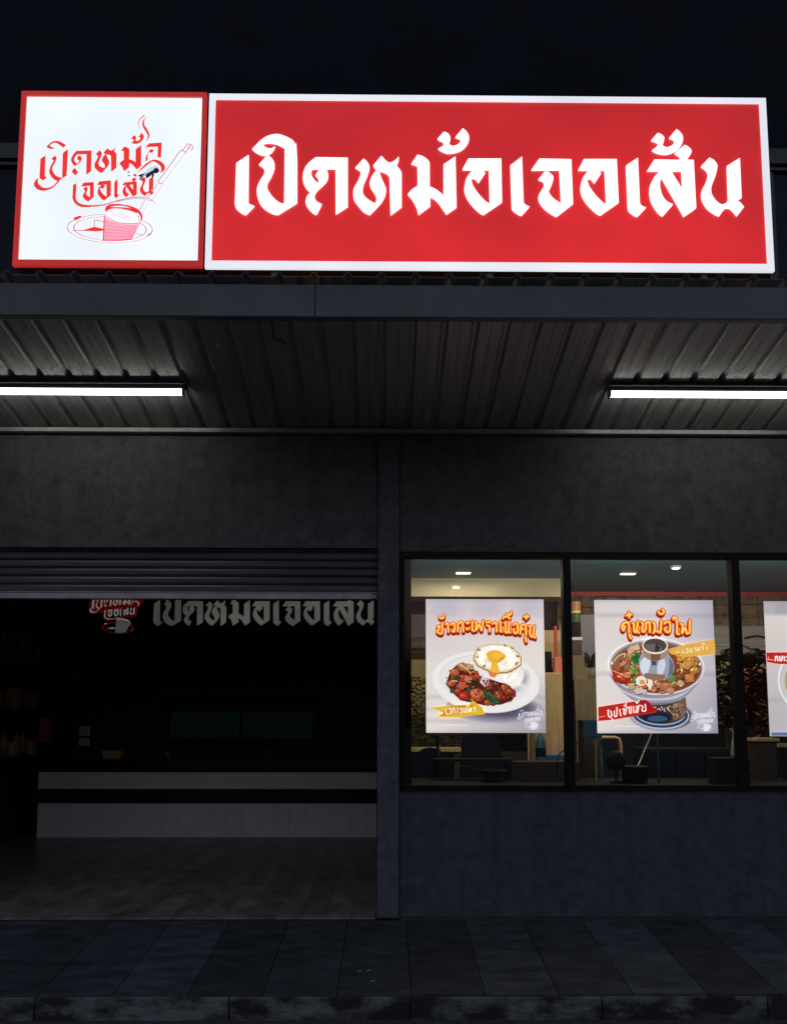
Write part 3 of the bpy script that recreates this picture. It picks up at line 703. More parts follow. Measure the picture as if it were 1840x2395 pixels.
k.poly('980,1010 1150,960~ 1300,1000~ 1330,1090~ 1290,1180~ 1180,1240~ 1050,1210~ 960,1120~', (238, 234, 229)); k.glow(1190, 1130, 110, 90, (246, 243, 238), (238, 234, 229))
r = random.Random(3)
for i in range(60): k.pen([(1000 + r.random() * 290, 1060 + r.random() * 150), (1012 + r.random() * 290, 1060 + r.random() * 150)][:1] * 1 + [], 14, r.choice([(250, 248, 244), (222, 216, 210)]))
k.ell(992, 872, 308, 188, (120, 82, 34), 6, 90, .018, 1); k.ell(992, 868, 302, 182, (196, 150, 70), 6, 90, .018, 1); k.ell(992, 864, 292, 173, (240, 226, 188), 6, 90, .022, 1); k.ell(990, 860, 262, 150, (250, 247, 238), 6, 60, .05, 4)
for a, b_, c_ in ((760, 760, 28), (1250, 840, 26), (1180, 735, 22), (830, 960, 26), (1160, 1030, 24), (900, 1035, 24), (735, 850, 22), (1090, 700, 22), (1235, 930, 28), (1000, 1050, 24)):
    k.ell(a, b_, c_, c_ * .6, (128, 92, 40), r.uniform(-40, 40), 10, .1, int(a)); k.ell(a + 6, b_ - 4, c_ * .5, c_ * .3, (226, 196, 130), 0, 8)
k.glow(1120, 930, 90, 60, (226, 216, 190), (250, 247, 238)); k.glow(850, 900, 60, 50, (232, 222, 196), (250, 247, 238))
k.poly('848,805 900,772~ 990,765~ 1080,812~ 1102,850 1040,905~ 960,945~ 915,925~ 868,880~', (240, 178, 48)); k.glow(985, 830, 90, 50, (248, 200, 80), (240, 178, 48)); k.poly('1040,850 1100,850 1040,905 990,920', (226, 150, 36))
k.poly('915,930 990,935 1015,1040~ 960,1060~ 895,1035', (240, 184, 66)); k.poly('870,1045 1010,1050 960,1110 900,1100', (222, 128, 66))
k.poly('335,1195 400,1020 500,930 640,935 700,1010~ 760,1090~ 830,1105~ 1000,1165~ 1120,1200~ 1222,1300 1180,1400 1040,1455 820,1465 720,1440 520,1400 430,1310', (84, 28, 18))
def chunk(x, y, s, c, seed, sq=.8):
    c = mixc(c, (60, 22, 12), .16); rr = random.Random(seed); n = rr.choice([4, 5, 5, 6]); a0 = rr.uniform(0, 6)
    pt = [(x + s * rr.uniform(.8, 1.15) * math.cos(a0 + 2 * math.pi * i / n), y + s * sq * rr.uniform(.8, 1.15) * math.sin(a0 + 2 * math.pi * i / n)) for i in range(n)]
    k.loops([[(px + s * .08, py + s * .14) for px, py in pt]], mixc(c, (30, 8, 5), .65)); k.loops([pt], c)
    k.loops([[(x + (px - x) * .62 - s * .1, y + (py - y) * .55 - s * .18) for px, py in pt]], mixc(c, (240, 170, 110), .22))
    k.ell(x - s * .25, y - s * .32, s * .14, s * .06, (232, 190, 150), rr.uniform(-40, 40), 8)
for a in ((450, 1050, 85, (196, 96, 44)), (560, 975, 80, (176, 122, 74)), (640, 975, 60, (206, 168, 120)), (700, 1060, 70, (196, 52, 30)), (550, 1115, 75, (190, 48, 30)), (620, 1130, 70, (214, 128, 84)), (400, 1180, 60, (186, 92, 50)), (540, 1215, 85, (202, 88, 62)), (490, 1290, 60, (150, 44, 30)), (600, 1300, 60, (120, 28, 20)), (720, 1110, 60, (170, 66, 40)), (900, 1220, 80, (138, 36, 26)), (980, 1200, 60, (110, 26, 18)), (560, 1355, 72, (196, 38, 24)), (1080, 1250, 90, (158, 56, 30)), (1150, 1300, 85, (140, 40, 24)), (1060, 1370, 70, (122, 30, 20)), (1000, 1320, 60, (168, 74, 40)), (860, 1430, 50, (176, 70, 34)), (930, 1440, 40, (150, 44, 24))):
    chunk(*a, seed=int(a[0] * 3 + a[1]))
k.ell(733, 1335, 98, 88, (150, 52, 28), 0, 20, .04, 5); k.ell(725, 1315, 78, 62, (188, 92, 52), 0, 18, .06, 6)
for i in range(26): k.ell(733 + r.uniform(-80, 80), 1330 + r.uniform(-70, 70), r.uniform(5, 11), r.uniform(4, 8), r.choice([(238, 190, 140), (214, 128, 78), (110, 28, 18)]), 0, 7)
for i in range(26): k.ell(1100 + r.uniform(-110, 110), 1290 + r.uniform(-90, 100), r.uniform(5, 12), r.uniform(4, 9), r.choice([(226, 150, 100), (196, 96, 56), (80, 18, 12), (110, 28, 18)]), 0, 7)
k.poly('765,1170 800,1095 885,1120 880,1200 830,1235', (208, 178, 188)); k.poly('765,1170 800,1095 840,1108 810,1190', (226, 204, 208))
for t, c in (('420,1125 470,1090~ 540,1110 480,1150~', (46, 66, 34)), ('640,1200 690,1140~ 770,1180 700,1230~', (44, 40, 26)), ('590,1240 640,1220 650,1280 600,1285', (50, 76, 40)), ('800,1250 880,1285~ 960,1350~ 1020,1420 960,1455 880,1410~ 830,1340~', (36, 82, 46)), ('385,1270 430,1240 450,1300 400,1315', (58, 70, 44)), ('590,1390 630,1370 645,1420 605,1425', (48, 66, 70))): k.poly(t, c)
k.pen([(815, 1262), (900, 1330), (990, 1430)], 7, (96, 140, 92)); k.pen([(500, 940), (600, 1000), (650, 1060)], 12, (226, 196, 150)); k.pen([(390, 1190), (430, 1150), (480, 1160)], 14, (222, 180, 140))
for i in range(150):
    a_ = r.uniform(0, 6.28); q = r.random() ** .5; px_ = 770 + 430 * q * math.cos(a_) + 60 * q * math.sin(a_); py_ = 1225 + 165 * q * math.sin(a_) + 150 * q * math.cos(a_) * .8
    if px_ + py_ * 1.4 < 1900 or py_ < 950 or px_ > 1200 or py_ > 1450 + (px_ - 900) * -.1: continue
    k.ell(px_, py_, r.uniform(6, 22), r.uniform(4, 11), r.choice([(52, 14, 8), (70, 22, 12), (40, 34, 20), (120, 30, 18), (176, 96, 54), (44, 66, 34), (96, 28, 16), (30, 12, 8), (60, 18, 10)]), r.uniform(0, 180), 8)
for i in range(70):
    a_ = r.uniform(0, 6.28); q = r.uniform(.35, .95); px_, py_ = 990 + 270 * q * math.cos(a_), 862 + 155 * q * math.sin(a_)
    if 830 < px_ < 1110 and 760 < py_ < 1050: continue
    k.ell(px_, py_, r.uniform(8, 24), r.uniform(5, 14), r.choice([(255, 252, 246), (238, 230, 206), (232, 222, 190), (250, 246, 236)]), r.uniform(0, 180), 9)
k.build('dish_print', M['print'], o)
ky = k.y
k = Ink(crop(1010, 1425, 6.4615, HW), YP - .0095)
title(k, [smooth([(80, 275), (105, 262), (98, 310), (75, 345), (105, 372), (145, 365), (150, 215)], 4), smooth([(110, 130), (138, 150), (165, 138), (174, 100)], 3),
 [(200, 235), (235, 220), (240, 352)], smooth([(280, 245), (318, 218), (335, 260), (330, 345), (298, 338)], 3), smooth([(385, 345), (383, 250), (400, 218), (450, 208), (465, 345)], 3),
 smooth([(510, 210), (530, 225), (552, 203)], 2), smooth([(510, 300), (530, 315), (552, 293)], 2), [(600, 190), (600, 325), (622, 338)], [(645, 200), (662, 215), (655, 328), (700, 240), (738, 328), (765, 180)],
 smooth([(815, 212), (848, 195), (868, 212)], 2), [(820, 250), (858, 268), (860, 345)], [(905, 230), (945, 205), (965, 225), (965, 345)], [(1025, 200), (1020, 340), (1045, 350)],
 smooth([(1080, 215), (1100, 235), (1095, 345), (1135, 350), (1155, 200)], 3), [(1138, 345), (1172, 362)], smooth([(1060, 150), (1100, 115), (1160, 150)], 3), smooth([(1120, 80), (1150, 102), (1175, 85), (1187, 52)], 3),
 smooth([(1215, 250), (1240, 225), (1275, 240), (1275, 355), (1232, 368), (1215, 310)], 3), smooth([(1318, 380), (1325, 275), (1360, 242), (1398, 262), (1405, 400)], 3), [(1345, 300), (1362, 312)], [(1392, 430), (1410, 500)],
 [(1378, 125), (1442, 125)], [(1410, 95), (1410, 155)], smooth([(1450, 260), (1472, 282), (1465, 395), (1508, 418), (1530, 258)], 3), [(1510, 415), (1545, 440)]], 28, 26)
k.build('title_lettering', M['print'], o)
k = Ink(crop(980, 1380, 5.419, HW), YP - .0125)
k.poly('150,1495 420,1462 620,1456 680,1402 760,1462~ 800,1490 832,1577 500,1612 230,1612 310,1560', (226, 184, 52)); k.poly('300,1560 420,1470 620,1458 700,1450 560,1560 260,1606', (214, 138, 48))
for t in ([(335, 1505), (345, 1575), (362, 1575)], [(375, 1505), (395, 1502), (398, 1570), (378, 1572)], [(420, 1565), (422, 1500), (445, 1498), (452, 1562)], [(478, 1495), (490, 1520), (480, 1560)], [(515, 1505), (535, 1500), (538, 1552), (518, 1558)], [(560, 1500), (562, 1552), (585, 1550), (588, 1498)], [(605, 1480), (608, 1550)], [(632, 1495), (636, 1548), (655, 1500), (662, 1545)], [(690, 1495), (705, 1492), (708, 1545)], [(600, 1470), (635, 1462)]):
    k.pen(t, 13, (250, 236, 196))
k.build('banner_print', M['print'], o)
small_logo(YP - .0125, o, (1207.5, 1648), .0385)
k = Ink(crop(980, 1380, 5.419, HW), YP - .003)
for i in range(12): k.pen([(250 + i * 33, 1712 + i * .6), (272 + i * 33, 1712 + i * .6)], 10, (226, 222, 224), flat=True)
k.build('small_print', M['print'], o)

# ---- poster 2: hot pot
o, x0, x1, z0, z1 = sheet_of('food_poster', 'lit poster of a steel hot pot with a chimney and a red banner', ((1388, 1402), (1666, 1405), (1680, 1718), (1398, 1713)), 'food posters on the window glass')
def bg2(u, v):
    c = mixc((214, 207, 206), (228, 220, 212), v * 2); c = mixc(c, (150, 148, 172), max(0, u * 1.4 - .78) * (1 - .4 * v)); c = mixc(c, (136, 132, 152), max(0, (v - .5) * 1.5) * u)
    pl = (v * 9) % 1
    return mixc(c, (130, 126, 146), .25 if pl < .08 else 0)
paper(o, x0, x1, z0, z1, bg2)
k = Ink(crop(1370, 1380, 5.0909, HW), YP - .0022)
for q in range(5): k.ell(900 + q * 12, 1500, 390 - q * 20, 185 - q * 9, mixc((170, 165, 176), (80, 84, 104), q / 4), 2)
k.ell(885, 1490, 345, 172, (176, 186, 200), 3, 40); k.ell(885, 1484, 330, 158, (46, 58, 82), 3, 40); k.ell(880, 1476, 300, 138, (150, 166, 186), 3, 40); k.ell(880, 1470, 286, 126, (30, 40, 60), 3, 40)
k.poly('620,1290 1190,1285 1200,1420 1150,1530~ 1010,1580~ 880,1585~ 700,1500', (60, 46, 40)); k.poly('1010,1380 1190,1290 1200,1420 1150,1520 1040,1560', (118, 92, 72))
for i in range(46): k.ell(r.uniform(1020, 1190), r.uniform(1310, 1520), r.uniform(8, 20), r.uniform(6, 14), r.choice([(146, 116, 90), (86, 64, 50), (60, 44, 36), (168, 140, 112)]), r.uniform(0, 90), 7)
k.ell(850, 1520, 165, 70, (22, 30, 46), 0, 24); k.ell(850, 1535, 120, 36, (56, 80, 112), 0, 20)
k.poly('270,960 300,1050~ 400,1180~ 520,1290 640,1350~ 800,1372~ 960,1362~ 1100,1325~ 1180,1280 1300,1160~ 1380,1040~ 1402,960', (150, 144, 158)); k.poly('300,1050 420,1180~ 640,1270~ 840,1290~ 1060,1262~ 1260,1170~ 1350,1080 1240,1190~ 1080,1290~ 860,1318~ 640,1300~ 440,1215~', (196, 192, 202)); k.poly('560,1310 700,1362~ 840,1374~ 1000,1356~ 1120,1318 1000,1340~ 840,1350~ 700,1338~', (112, 106, 120))
k.ell(836, 912, 572, 338, (232, 229, 231), 3, 56); k.ell(836, 916, 556, 322, (168, 158, 158), 3, 56); k.ell(838, 922, 536, 306, (120, 96, 88), 3, 56); k.ell(838, 940, 520, 286, (128, 62, 36), 3, 56)
k.ell(420, 1010, 120, 110, (166, 44, 28), 40, 20, .06, 2); k.ell(430, 880, 120, 90, (140, 92, 62), -20, 20, .08, 3)
for a in ((440, 880, 60, (196, 156, 124)), (500, 900, 46, (150, 104, 76)), (400, 940, 46, (186, 84, 50)), (440, 1060, 60, (190, 46, 32)), (480, 1010, 46, (206, 150, 104)), (560, 720, 80, (226, 194, 146)), (600, 690, 60, (236, 212, 172)), (520, 790, 50, (196, 150, 104)), (1130, 800, 80, (204, 146, 60)), (1250, 850, 90, (196, 140, 56)), (1180, 900, 80, (214, 164, 78)), (1290, 960, 70, (190, 128, 54)), (1230, 1050, 80, (206, 132, 58)), (1120, 1040, 56, (92, 62, 48)), (1110, 960, 46, (120, 76, 50)), (1120, 1110, 50, (196, 176, 150)), (620, 1190, 70, (228, 220, 204)), (540, 1150, 60, (214, 190, 160)), (700, 1130, 66, (206, 96, 50)), (800, 1170, 66, (214, 158, 104)), (860, 1130, 60, (196, 134, 86)), (960, 1150, 80, (190, 118, 84)), (1000, 1200, 50, (214, 150, 108)), (1040, 1120, 46, (176, 160, 96)), (630, 1010, 46, (196, 66, 66)), (690, 1210, 40, (232, 224, 210)), (900, 1210, 46, (206, 140, 92))):
    chunk(*a, seed=int(a[0] + a[1] * 2))
for i in range(230):
    a_ = r.uniform(0, 6.28); q = r.uniform(.45, .97); px_, py_ = 838 + 505 * q * math.cos(a_), 940 + 272 * q * math.sin(a_)
    k.ell(px_, py_, r.uniform(7, 26), r.uniform(4, 12), r.choice([(90, 40, 24), (60, 26, 16), (150, 60, 34), (226, 190, 140), (244, 226, 196), (196, 120, 60), (60, 84, 40), (120, 70, 40), (178, 52, 34)]) if px_ < 1000 else r.choice([(150, 96, 44), (226, 176, 90), (110, 66, 34), (240, 206, 140), (84, 52, 32), (196, 140, 64)]), r.uniform(0, 180), 8)
k.ell(650, 1085, 66, 60, (232, 230, 212), 0, 20); k.ell(665, 1100, 34, 30, (226, 150, 80), 0, 16); k.poly('725,1010 780,1000 785,1140 740,1190 730,1100', (236, 230, 220))
for cx_, cy_, rr_, cc in ((580, 830, 82, (34, 104, 46)), (560, 960, 66, (122, 150, 62)), (985, 975, 82, (30, 108, 56)), (1010, 1060, 50, (96, 132, 60)), (560, 1080, 40, (70, 120, 56))):
    for i in range(16): a_ = r.uniform(0, 6.28); q = r.uniform(.1, .85) * rr_; k.ell(cx_ + q * math.cos(a_), cy_ + q * math.sin(a_), rr_ * .36, rr_ * .2, mixc(cc, r.choice([(10, 50, 20), (150, 196, 110)]), r.uniform(0, .4)), r.uniform(0, 180), 9)
k.pen(smooth([(330, 850), (380, 790), (460, 760), (450, 800)]), 16, (220, 180, 130)); k.pen(smooth([(310, 960), (400, 1000), (500, 1040), (520, 960)]), 10, (214, 170, 116)); k.pen(smooth([(540, 1090), (590, 1000), (560, 900)]), 9, (110, 146, 60))
k.poly('672,730 955,730 1000,800~ 1045,900~ 1020,1000~ 945,1062~ 820,1080~ 690,1045~ 636,960~ 622,860~ 640,790~', (150, 158, 172)); k.poly('640,860 700,800~ 760,850~ 740,960~ 700,1020 645,960~', (214, 220, 228)); k.poly('860,850 920,820~ 940,900~ 900,1010~ 850,1040 840,930~', (206, 212, 222)); k.poly('770,840 835,840 830,900 775,900', (66, 76, 92)); k.poly('980,800 1040,890 1020,1000 960,1050 985,930~', (104, 108, 122)); k.poly('690,990 800,1000 930,1010 940,1062 820,1082 690,1045', (146, 108, 84))
k.poly('668,690 960,690 955,775~ 900,830~ 815,845~ 725,825~ 680,775~', (160, 134, 118)); k.poly('760,760 880,760 870,838 770,838', (120, 84, 62))
k.ell(815, 668, 152, 98, (240, 231, 225), 2, 36); k.ell(815, 664, 138, 82, (78, 64, 60), 2, 36); k.poly('690,650 820,640 900,700~ 830,742~ 730,720~', (112, 96, 90)); k.poly('820,630 880,690 850,735 810,735', (56, 46, 44))
k.ell(305, 873, 12, 16, (246, 244, 242), 0, 10); k.ell(290, 980, 10, 14, (240, 238, 240), 0, 10); k.ell(1345, 885, 12, 16, (246, 240, 226), 0, 10)
k.build('dish_print', M['print'], o)
k = Ink(crop(1440, 1415, 8.842, HW), YP - .0095)
title(k, [smooth([(130, 440), (160, 465), (130, 535), (102, 480), (128, 395), (200, 372), (240, 400), (245, 570)], 4), [(248, 620), (282, 700)], [(190, 230), (305, 205)], [(240, 160), (250, 270)],
 smooth([(320, 380), (345, 420), (352, 555), (400, 550), (425, 350)], 3), [(405, 545), (448, 585)], smooth([(508, 370), (530, 420), (512, 535), (558, 562), (592, 480), (585, 400)], 3), smooth([(590, 395), (640, 360), (668, 400), (670, 570)], 3),
 [(738, 370), (770, 400), (772, 552), (742, 588)], [(790, 540), (885, 582)], [(908, 335), (890, 578)], smooth([(850, 150), (870, 188), (925, 200), (960, 150), (930, 105)], 3),
 smooth([(968, 400), (1000, 370), (1080, 365), (1082, 550), (1010, 565), (975, 490)], 3), smooth([(1160, 310), (1150, 275), (1205, 275), (1230, 420), (1228, 590), (1268, 612)], 3),
 [(1308, 400), (1350, 420), (1330, 592), (1395, 480), (1430, 602), (1488, 585), (1492, 330)]], 42, 34)
k.build('title_lettering', M['print'], o)
k = Ink(crop(1370, 1380, 5.0909, HW), YP - .0125)
k.poly('950,712 1180,650 1526,588 1536,762 1180,802 1010,765', (226, 176, 76)); k.poly('1060,690 1300,640 1526,600 1530,660 1200,720', (230, 170, 82))
for t in ([(1145, 715), (1150, 750), (1165, 752)], [(1185, 705), (1205, 702), (1208, 745), (1188, 748)], [(1232, 700), (1235, 740), (1255, 738), (1256, 700)], [(1285, 695), (1300, 690), (1303, 728)], [(1325, 688), (1328, 722), (1345, 720), (1350, 684)], [(1370, 680), (1385, 676), (1390, 712)], [(1375, 652), (1392, 640), (1405, 650)], [(1430, 676), (1440, 682)], [(1432, 700), (1442, 706)]):
    k.pen(t, 11, (250, 228, 180))
k.build('banner_print', M['print'], o)
k = Ink(crop(1370, 1380, 5.0909, HW), YP - .0125)
k.poly('140,1395 480,1342 690,1310 740,1330~ 790,1390 830,1400 838,1460 560,1505 330,1546 145,1562', (190, 36, 28)); k.poly('560,1335 690,1310 740,1330 790,1390 832,1402 836,1440 640,1475', (158, 22, 18)); k.build('banner_print', M['print'], o)
k = Ink(crop(1390, 1620, 8.842, HW), YP - .015)
for t in (smooth([(262, 378), (290, 368), (272, 435), (298, 508), (345, 488), (330, 388)], 3), [(345, 540), (375, 568)], smooth([(398, 385), (405, 490), (452, 478), (450, 310)], 3), [(508, 350), (528, 470), (545, 478)],
          smooth([(575, 350), (608, 342), (594, 425), (625, 452), (652, 300)], 3), smooth([(600, 270), (630, 282), (642, 228)], 2), [(682, 310), (704, 302), (712, 425), (750, 425), (742, 290)], [(790, 288), (802, 410), (818, 415)],
          smooth([(848, 290), (872, 300), (850, 385), (880, 405), (908, 265)], 3), smooth([(836, 180), (868, 225), (905, 165)], 2), smooth([(945, 270), (985, 292), (970, 372), (1045, 380), (1035, 245)], 3)):
    k.pen(t, 25, (250, 236, 230))
k.pen([(80, 512), (205, 490)], 12, (246, 150, 130)); k.build('tag_lettering', M['print'], o); k = Ink(crop(1390, 1620, 8.842, HW), YP - .015)
for t in ([(1215, 300), (1262, 312)], [(1290, 350), (1330, 328), (1352, 372)], [(1370, 290), (1402, 362)], [(1430, 320), (1442, 392)], [(1480, 300), (1552, 392)], [(1500, 360), (1540, 280)]): k.pen(t, 17, (206, 186, 178))
k.build('stand_lettering', M['print'], o); k = Ink(crop(1390, 1620, 8.842, HW), YP - .003)
for i in range(9): k.pen([(420 + i * 58, 702), (462 + i * 58, 704)], 14, (226, 222, 224), flat=True)
k.build('small_print', M['print'], o)
small_logo(YP - .0125, o, (1611, 1652), .0385)

# ---- poster 3: only its left edge is in the picture
o, x0, x1, z0, z1 = sheet_of('food_poster', 'lit poster with a short red tag, cut by the right edge of the photo', ((1784, 1405), (2062, 1408), (2084, 1724), (1802, 1721)), 'food posters on the window glass')
def bg3(u, v):
    c = (178, 174, 182) if v < .11 else mixc((222, 214, 204), (186, 182, 184), v * 1.2)
    if v < .11 and u > .08: c = mixc(c, (160, 156, 164), .6)
    return mixc(c, (140, 136, 146), .25 if (v * 8.2) % 1 < .06 else 0)
paper(o, x0, x1, z0, z1, bg3)
k = Ink(crop(1770, 1390, 6.43, HW), YP - .0022)
k.ell(930, 1290, 615, 560, (236, 232, 230), 0, 60); k.ell(930, 1290, 592, 538, (196, 194, 192), 0, 60); k.ell(940, 1300, 520, 465, (172, 150, 110), 0, 50)
for i in range(30): k.pen(smooth([(r.uniform(560, 1300), r.uniform(950, 1600)) for _ in range(3)]), 26, r.choice([(224, 190, 120), (206, 166, 92), (236, 208, 150), (180, 96, 50), (90, 126, 56)]))
k.poly('130,880 900,872 900,1052 330,1052 240,1040 140,1020', (196, 36, 28))
for t in ([(262, 1000), (268, 940), (296, 940), (302, 1000)], smooth([(330, 940), (336, 1000), (362, 990), (368, 935)], 2), [(398, 940), (402, 1000)], smooth([(432, 945), (462, 940), (464, 1000), (436, 1002)], 3), [(500, 940), (504, 1000)]): k.pen(t, 21, (252, 240, 236))
k.pen([(150, 985), (225, 990)], 10, (246, 190, 176)); k.pen([(150, 985), (165, 945)], 8, (246, 190, 176))
k.poly('205,2080 1700,2090 1705,2130 207,2128', (96, 110, 156)); k.build('dish_print', M['print'], o)

# ================================================================== INSIDE THE DINING ROOM (seen through the windows)
def lamp_light(name, x, y, z, sx, sy, p, col, parent, tilt=0):
    ld = bpy.data.lights.new(name, 'AREA'); ld.shape = 'RECTANGLE'; ld.size = sx; ld.size_y = sy; ld.energy = p; ld.color = col
    lo = bpy.data.objects.new(name, ld); COL.objects.link(lo); lo.location = (x, y, z); lo.rotation_euler = (tilt, 0, 0)
    lo.parent = parent; lo.matrix_parent_inverse = Matrix.Translation(-parent.location)
M['downlight'] = emis('lit_downlight', (1, .93, .78), 4.0)
for i, (x, y, w, lb) in enumerate(((.82, 2.05, .085, 'slim lit ceiling lamp seen at the top of the left window pane'), (2.60, 2.07, .085, 'slim lit ceiling lamp seen at the top left of the middle window pane'), (2.98, 1.69, .06, 'small round lit downlight in the ceiling right of the slim lamp in the middle pane'), (4.6, 2.0, .085, 'slim ceiling lamp inside at the far right of the dining room'))):
    o = thing('ceiling_lamp', lb, 'lamp', (x, y, 3.1), 'ceiling lamps of the dining room')
    if w > .07:
        MB().box(x - w, x + w, y - .035, y + .035, 3.088, 3.0985).build('housing', M['white_pl'], o); MB().box(x - w + .01, x + w - .01, y - .025, y + .025, 3.082, 3.0875).build('diffuser', M['downlight'], o)
    else:
        MB().lathe(x, y, [(.055, 3.0985), (.055, 3.085), (.045, 3.08)]).build('housing', M['white_pl'], o); MB().lathe(x, y, [(.044, 3.083), (.03, 3.072), (0, 3.07)]).build('diffuser', M['downlight'], o)
    lamp_light('lamp_glow', x, y, 3.06, .9 if w > .07 else .2, .3 if w > .07 else .2, 8.5 if w > .07 else 3, (1, .84, .60), o)
tag(box('wall_lamp', M['downlight'], .74, .81, 2.415, 2.429, 2.987, 2.997), 'thin lit strip on the beige bulkhead behind the left window pane', 'lamp')

def T(o, label, cat, group=None): return tag(o, label, cat, group)
# window bar along the glass
bar = thing('window_bar', 'dark bar counter running inside along the foot of the windows', 'counter', (2.6, .7, .05))
box('top', M['dark'], .12, 5.2, .18, 1.0, .965, 1.0, parent=bar); box('front_panel', M['dark'], .12, 5.2, .9, .96, .05, .964, parent=bar)
tk = thing('added_track_lamp', 'added unseen lamp track that fills the dining room with light, inside above the window panes', 'lamp', (2.6, .5, 3.1))  # added out of view as fill light for the things behind the glass
MB().box(.2, 5.0, .50, .53, 3.07, 3.099).build('added_track', M['black'], tk)
for xx in (.9, 2.3, 3.9):
    MB().lathe(xx, .515, [(0, 2.96), (.035, 2.96), (.04, 3.069), (0, 3.069)], 14).build('fill_spot', M['black'], tk)
    lamp_light('added_fill_glow', xx, .56, 2.945, .5, .06, 13, (1, .86, .66), tk, R(62))
# left pane: house and hedge reflected from the street, built as solid pieces indoors
T(box('grey_notice_board', M['grey'], .10, .58, 3.33, 3.395, 2.50, 2.80), 'grey board high on the back wall at the left of the left window pane', 'board')
aw = thing('reflected_roof', 'small dark tiled roof of a reflected street house, built indoors left of the rice poster', 'reflected roof', (.6, 3.1, 2.4))
t_ = MB()
for i in range(12):
    for j in range(5): t_.box(.10 + i * .1, .195 + i * .1, 2.78 + j * .11, 2.90 + j * .11, 2.375 + j * .028, 2.395 + j * .028 + .004 * (i % 2))
t_.build('reflected_tiles', M['tile'], aw); box('reflected_fascia', M['wood_dk'], .10, 1.30, 2.765, 2.779, 2.355, 2.40, parent=aw)
T(box('reflected_wall', M['cream'], .10, 1.30, 3.22, 3.39, 1.0, 2.45), 'cream wall of a reflected street house, built as a panel at the far left of the windows', 'panel')
def foliage(mb, n, fx, size, seed, up=.3):
    r = random.Random(seed)
    for _ in range(n):
        p = Vector(fx(r)); a = r.uniform(0, 6.28); t = Vector((math.cos(a), math.sin(a), r.uniform(-.3, 1) * up * 2)).normalized()
        w = t.cross(Vector((0, 0, 1))).normalized() * size * r.uniform(.2, .34); L = t * size * r.uniform(.7, 1.3); dn = Vector((0, 0, -.25 * size))
        mb.face([p, p + L * .5 + w, p + L + dn, p + L * .5 - w])
hg = thing('reflected_hedge', 'dark green leafy hedge of the reflected street, built in a planter behind the left window pane', 'hedge', (1.0, 2.75, .05))
h_ = MB(); foliage(h_, 5600, lambda r: (r.uniform(.12, 1.70), r.uniform(2.55, 2.95), 1.15 + .85 * r.random()), .055, 5); h_.build('foliage', M['leaf'], hg)
box('reflected_hedge_planter', M['wood_dk'], .10, 1.72, 2.52, 3.0, .05, 1.16, parent=hg)
bn = thing('wooden_bench', 'orange brown wooden bench rail in front of the reflected hedge', 'bench', (.5, 2.3, .05))
box('seat', M['wood'], .12, .80, 2.2, 2.48, 1.178, 1.215, parent=bn)
for xx in (.15, .72): box('leg', M['wood_dk'], xx, xx + .05, 2.22, 2.46, .05, 1.177, parent=bn)
# dark chairs and a table; the rounded chair replaces a scooter reflected in the glass
ac = thing('reflected_scooter_chair', 'dark navy chair with a rounded back in place of a reflected scooter, lower left of the left window', 'chair', (.42, 1.35, .05))
sh_ = MB(); P0 = []
for kx in range(13):
    a = math.pi * kx / 12; P0.append((.42 - .2 * math.cos(a), .95 + .31 * math.sin(a) ** .8))
slab_shape(sh_, [[(x_, z_) for x_, z_ in P0[::-1]]], 1.32, 1.40); sh_.build('backrest', M['navy'], ac, bevel=.012)
box('seat', M['navy'], .22, .62, 1.06, 1.40, .80, .93, parent=ac, bevel=.02)
for xx in (.24, .57):
    for yy in (1.08, 1.36): box('leg', M['dark'], xx, xx + .03, yy, yy + .03, .05, .80, parent=ac)
bo = tag(MB().lathe(.475, 1.12, [(0, 1.0), (.035, 1.0), (.035, 1.18), (.022, 1.24), (.014, 1.27), (.014, 1.36), (.018, 1.365), (.018, 1.39), (0, 1.39)], 14).build('bottle', M['dark'], smooth=True), 'tall black bottle in front of the rounded navy chair', 'bottle')
tc_ = thing('tall_chair', 'tall dark chair with a tapering back below the rice poster', 'chair', (.93, 1.42, .05))
b_ = MB(); slab_shape(b_, [[(.70, .95), (1.17, .95), (1.06, 1.42), (.74, 1.42)]], 1.40, 1.44); b_.build('backrest', M['navy'], tc_, bevel=.01)
box('seat', M['navy'], .72, 1.15, 1.06, 1.40, .82, .92, parent=tc_, bevel=.01)
for xx in (.73, 1.11):
    for yy in (1.08, 1.37): box('leg', M['dark'], xx, xx + .03, yy, yy + .03, .05, .82, parent=tc_)
tb_ = thing('small_table', 'small dark table with a thin top in front of the tall chair', 'table', (.78, .95, 1.0))
box('tabletop', M['dark'], .42, 1.13, .80, 1.0, 1.158, 1.182, parent=tb_); 
for xx in (.46, 1.06): box('leg', M['dark'], xx, xx + .03, .88, .91, 1.0, 1.158, parent=tb_)
pn = thing('pan', 'black round pan with a long handle near the foot of the left window', 'pan', (.9, .7, 1.0))
MB().lathe(.92, .66, [(0, 1.06), (.10, 1.062), (.125, 1.10), (.12, 1.10), (.095, 1.07), (0, 1.068)], 22).build('bowl', M['dark'], pn, smooth=True)
MB().tube([(.80, .66, 1.095), (.72, .64, 1.12), (.64, .62, 1.13)], .009, 8).build('handle', M['dark'], pn); MB().lathe(.92, .66, [(.07, 1.0005), (.06, 1.06)], 16).build('stand', M['dark'], pn)
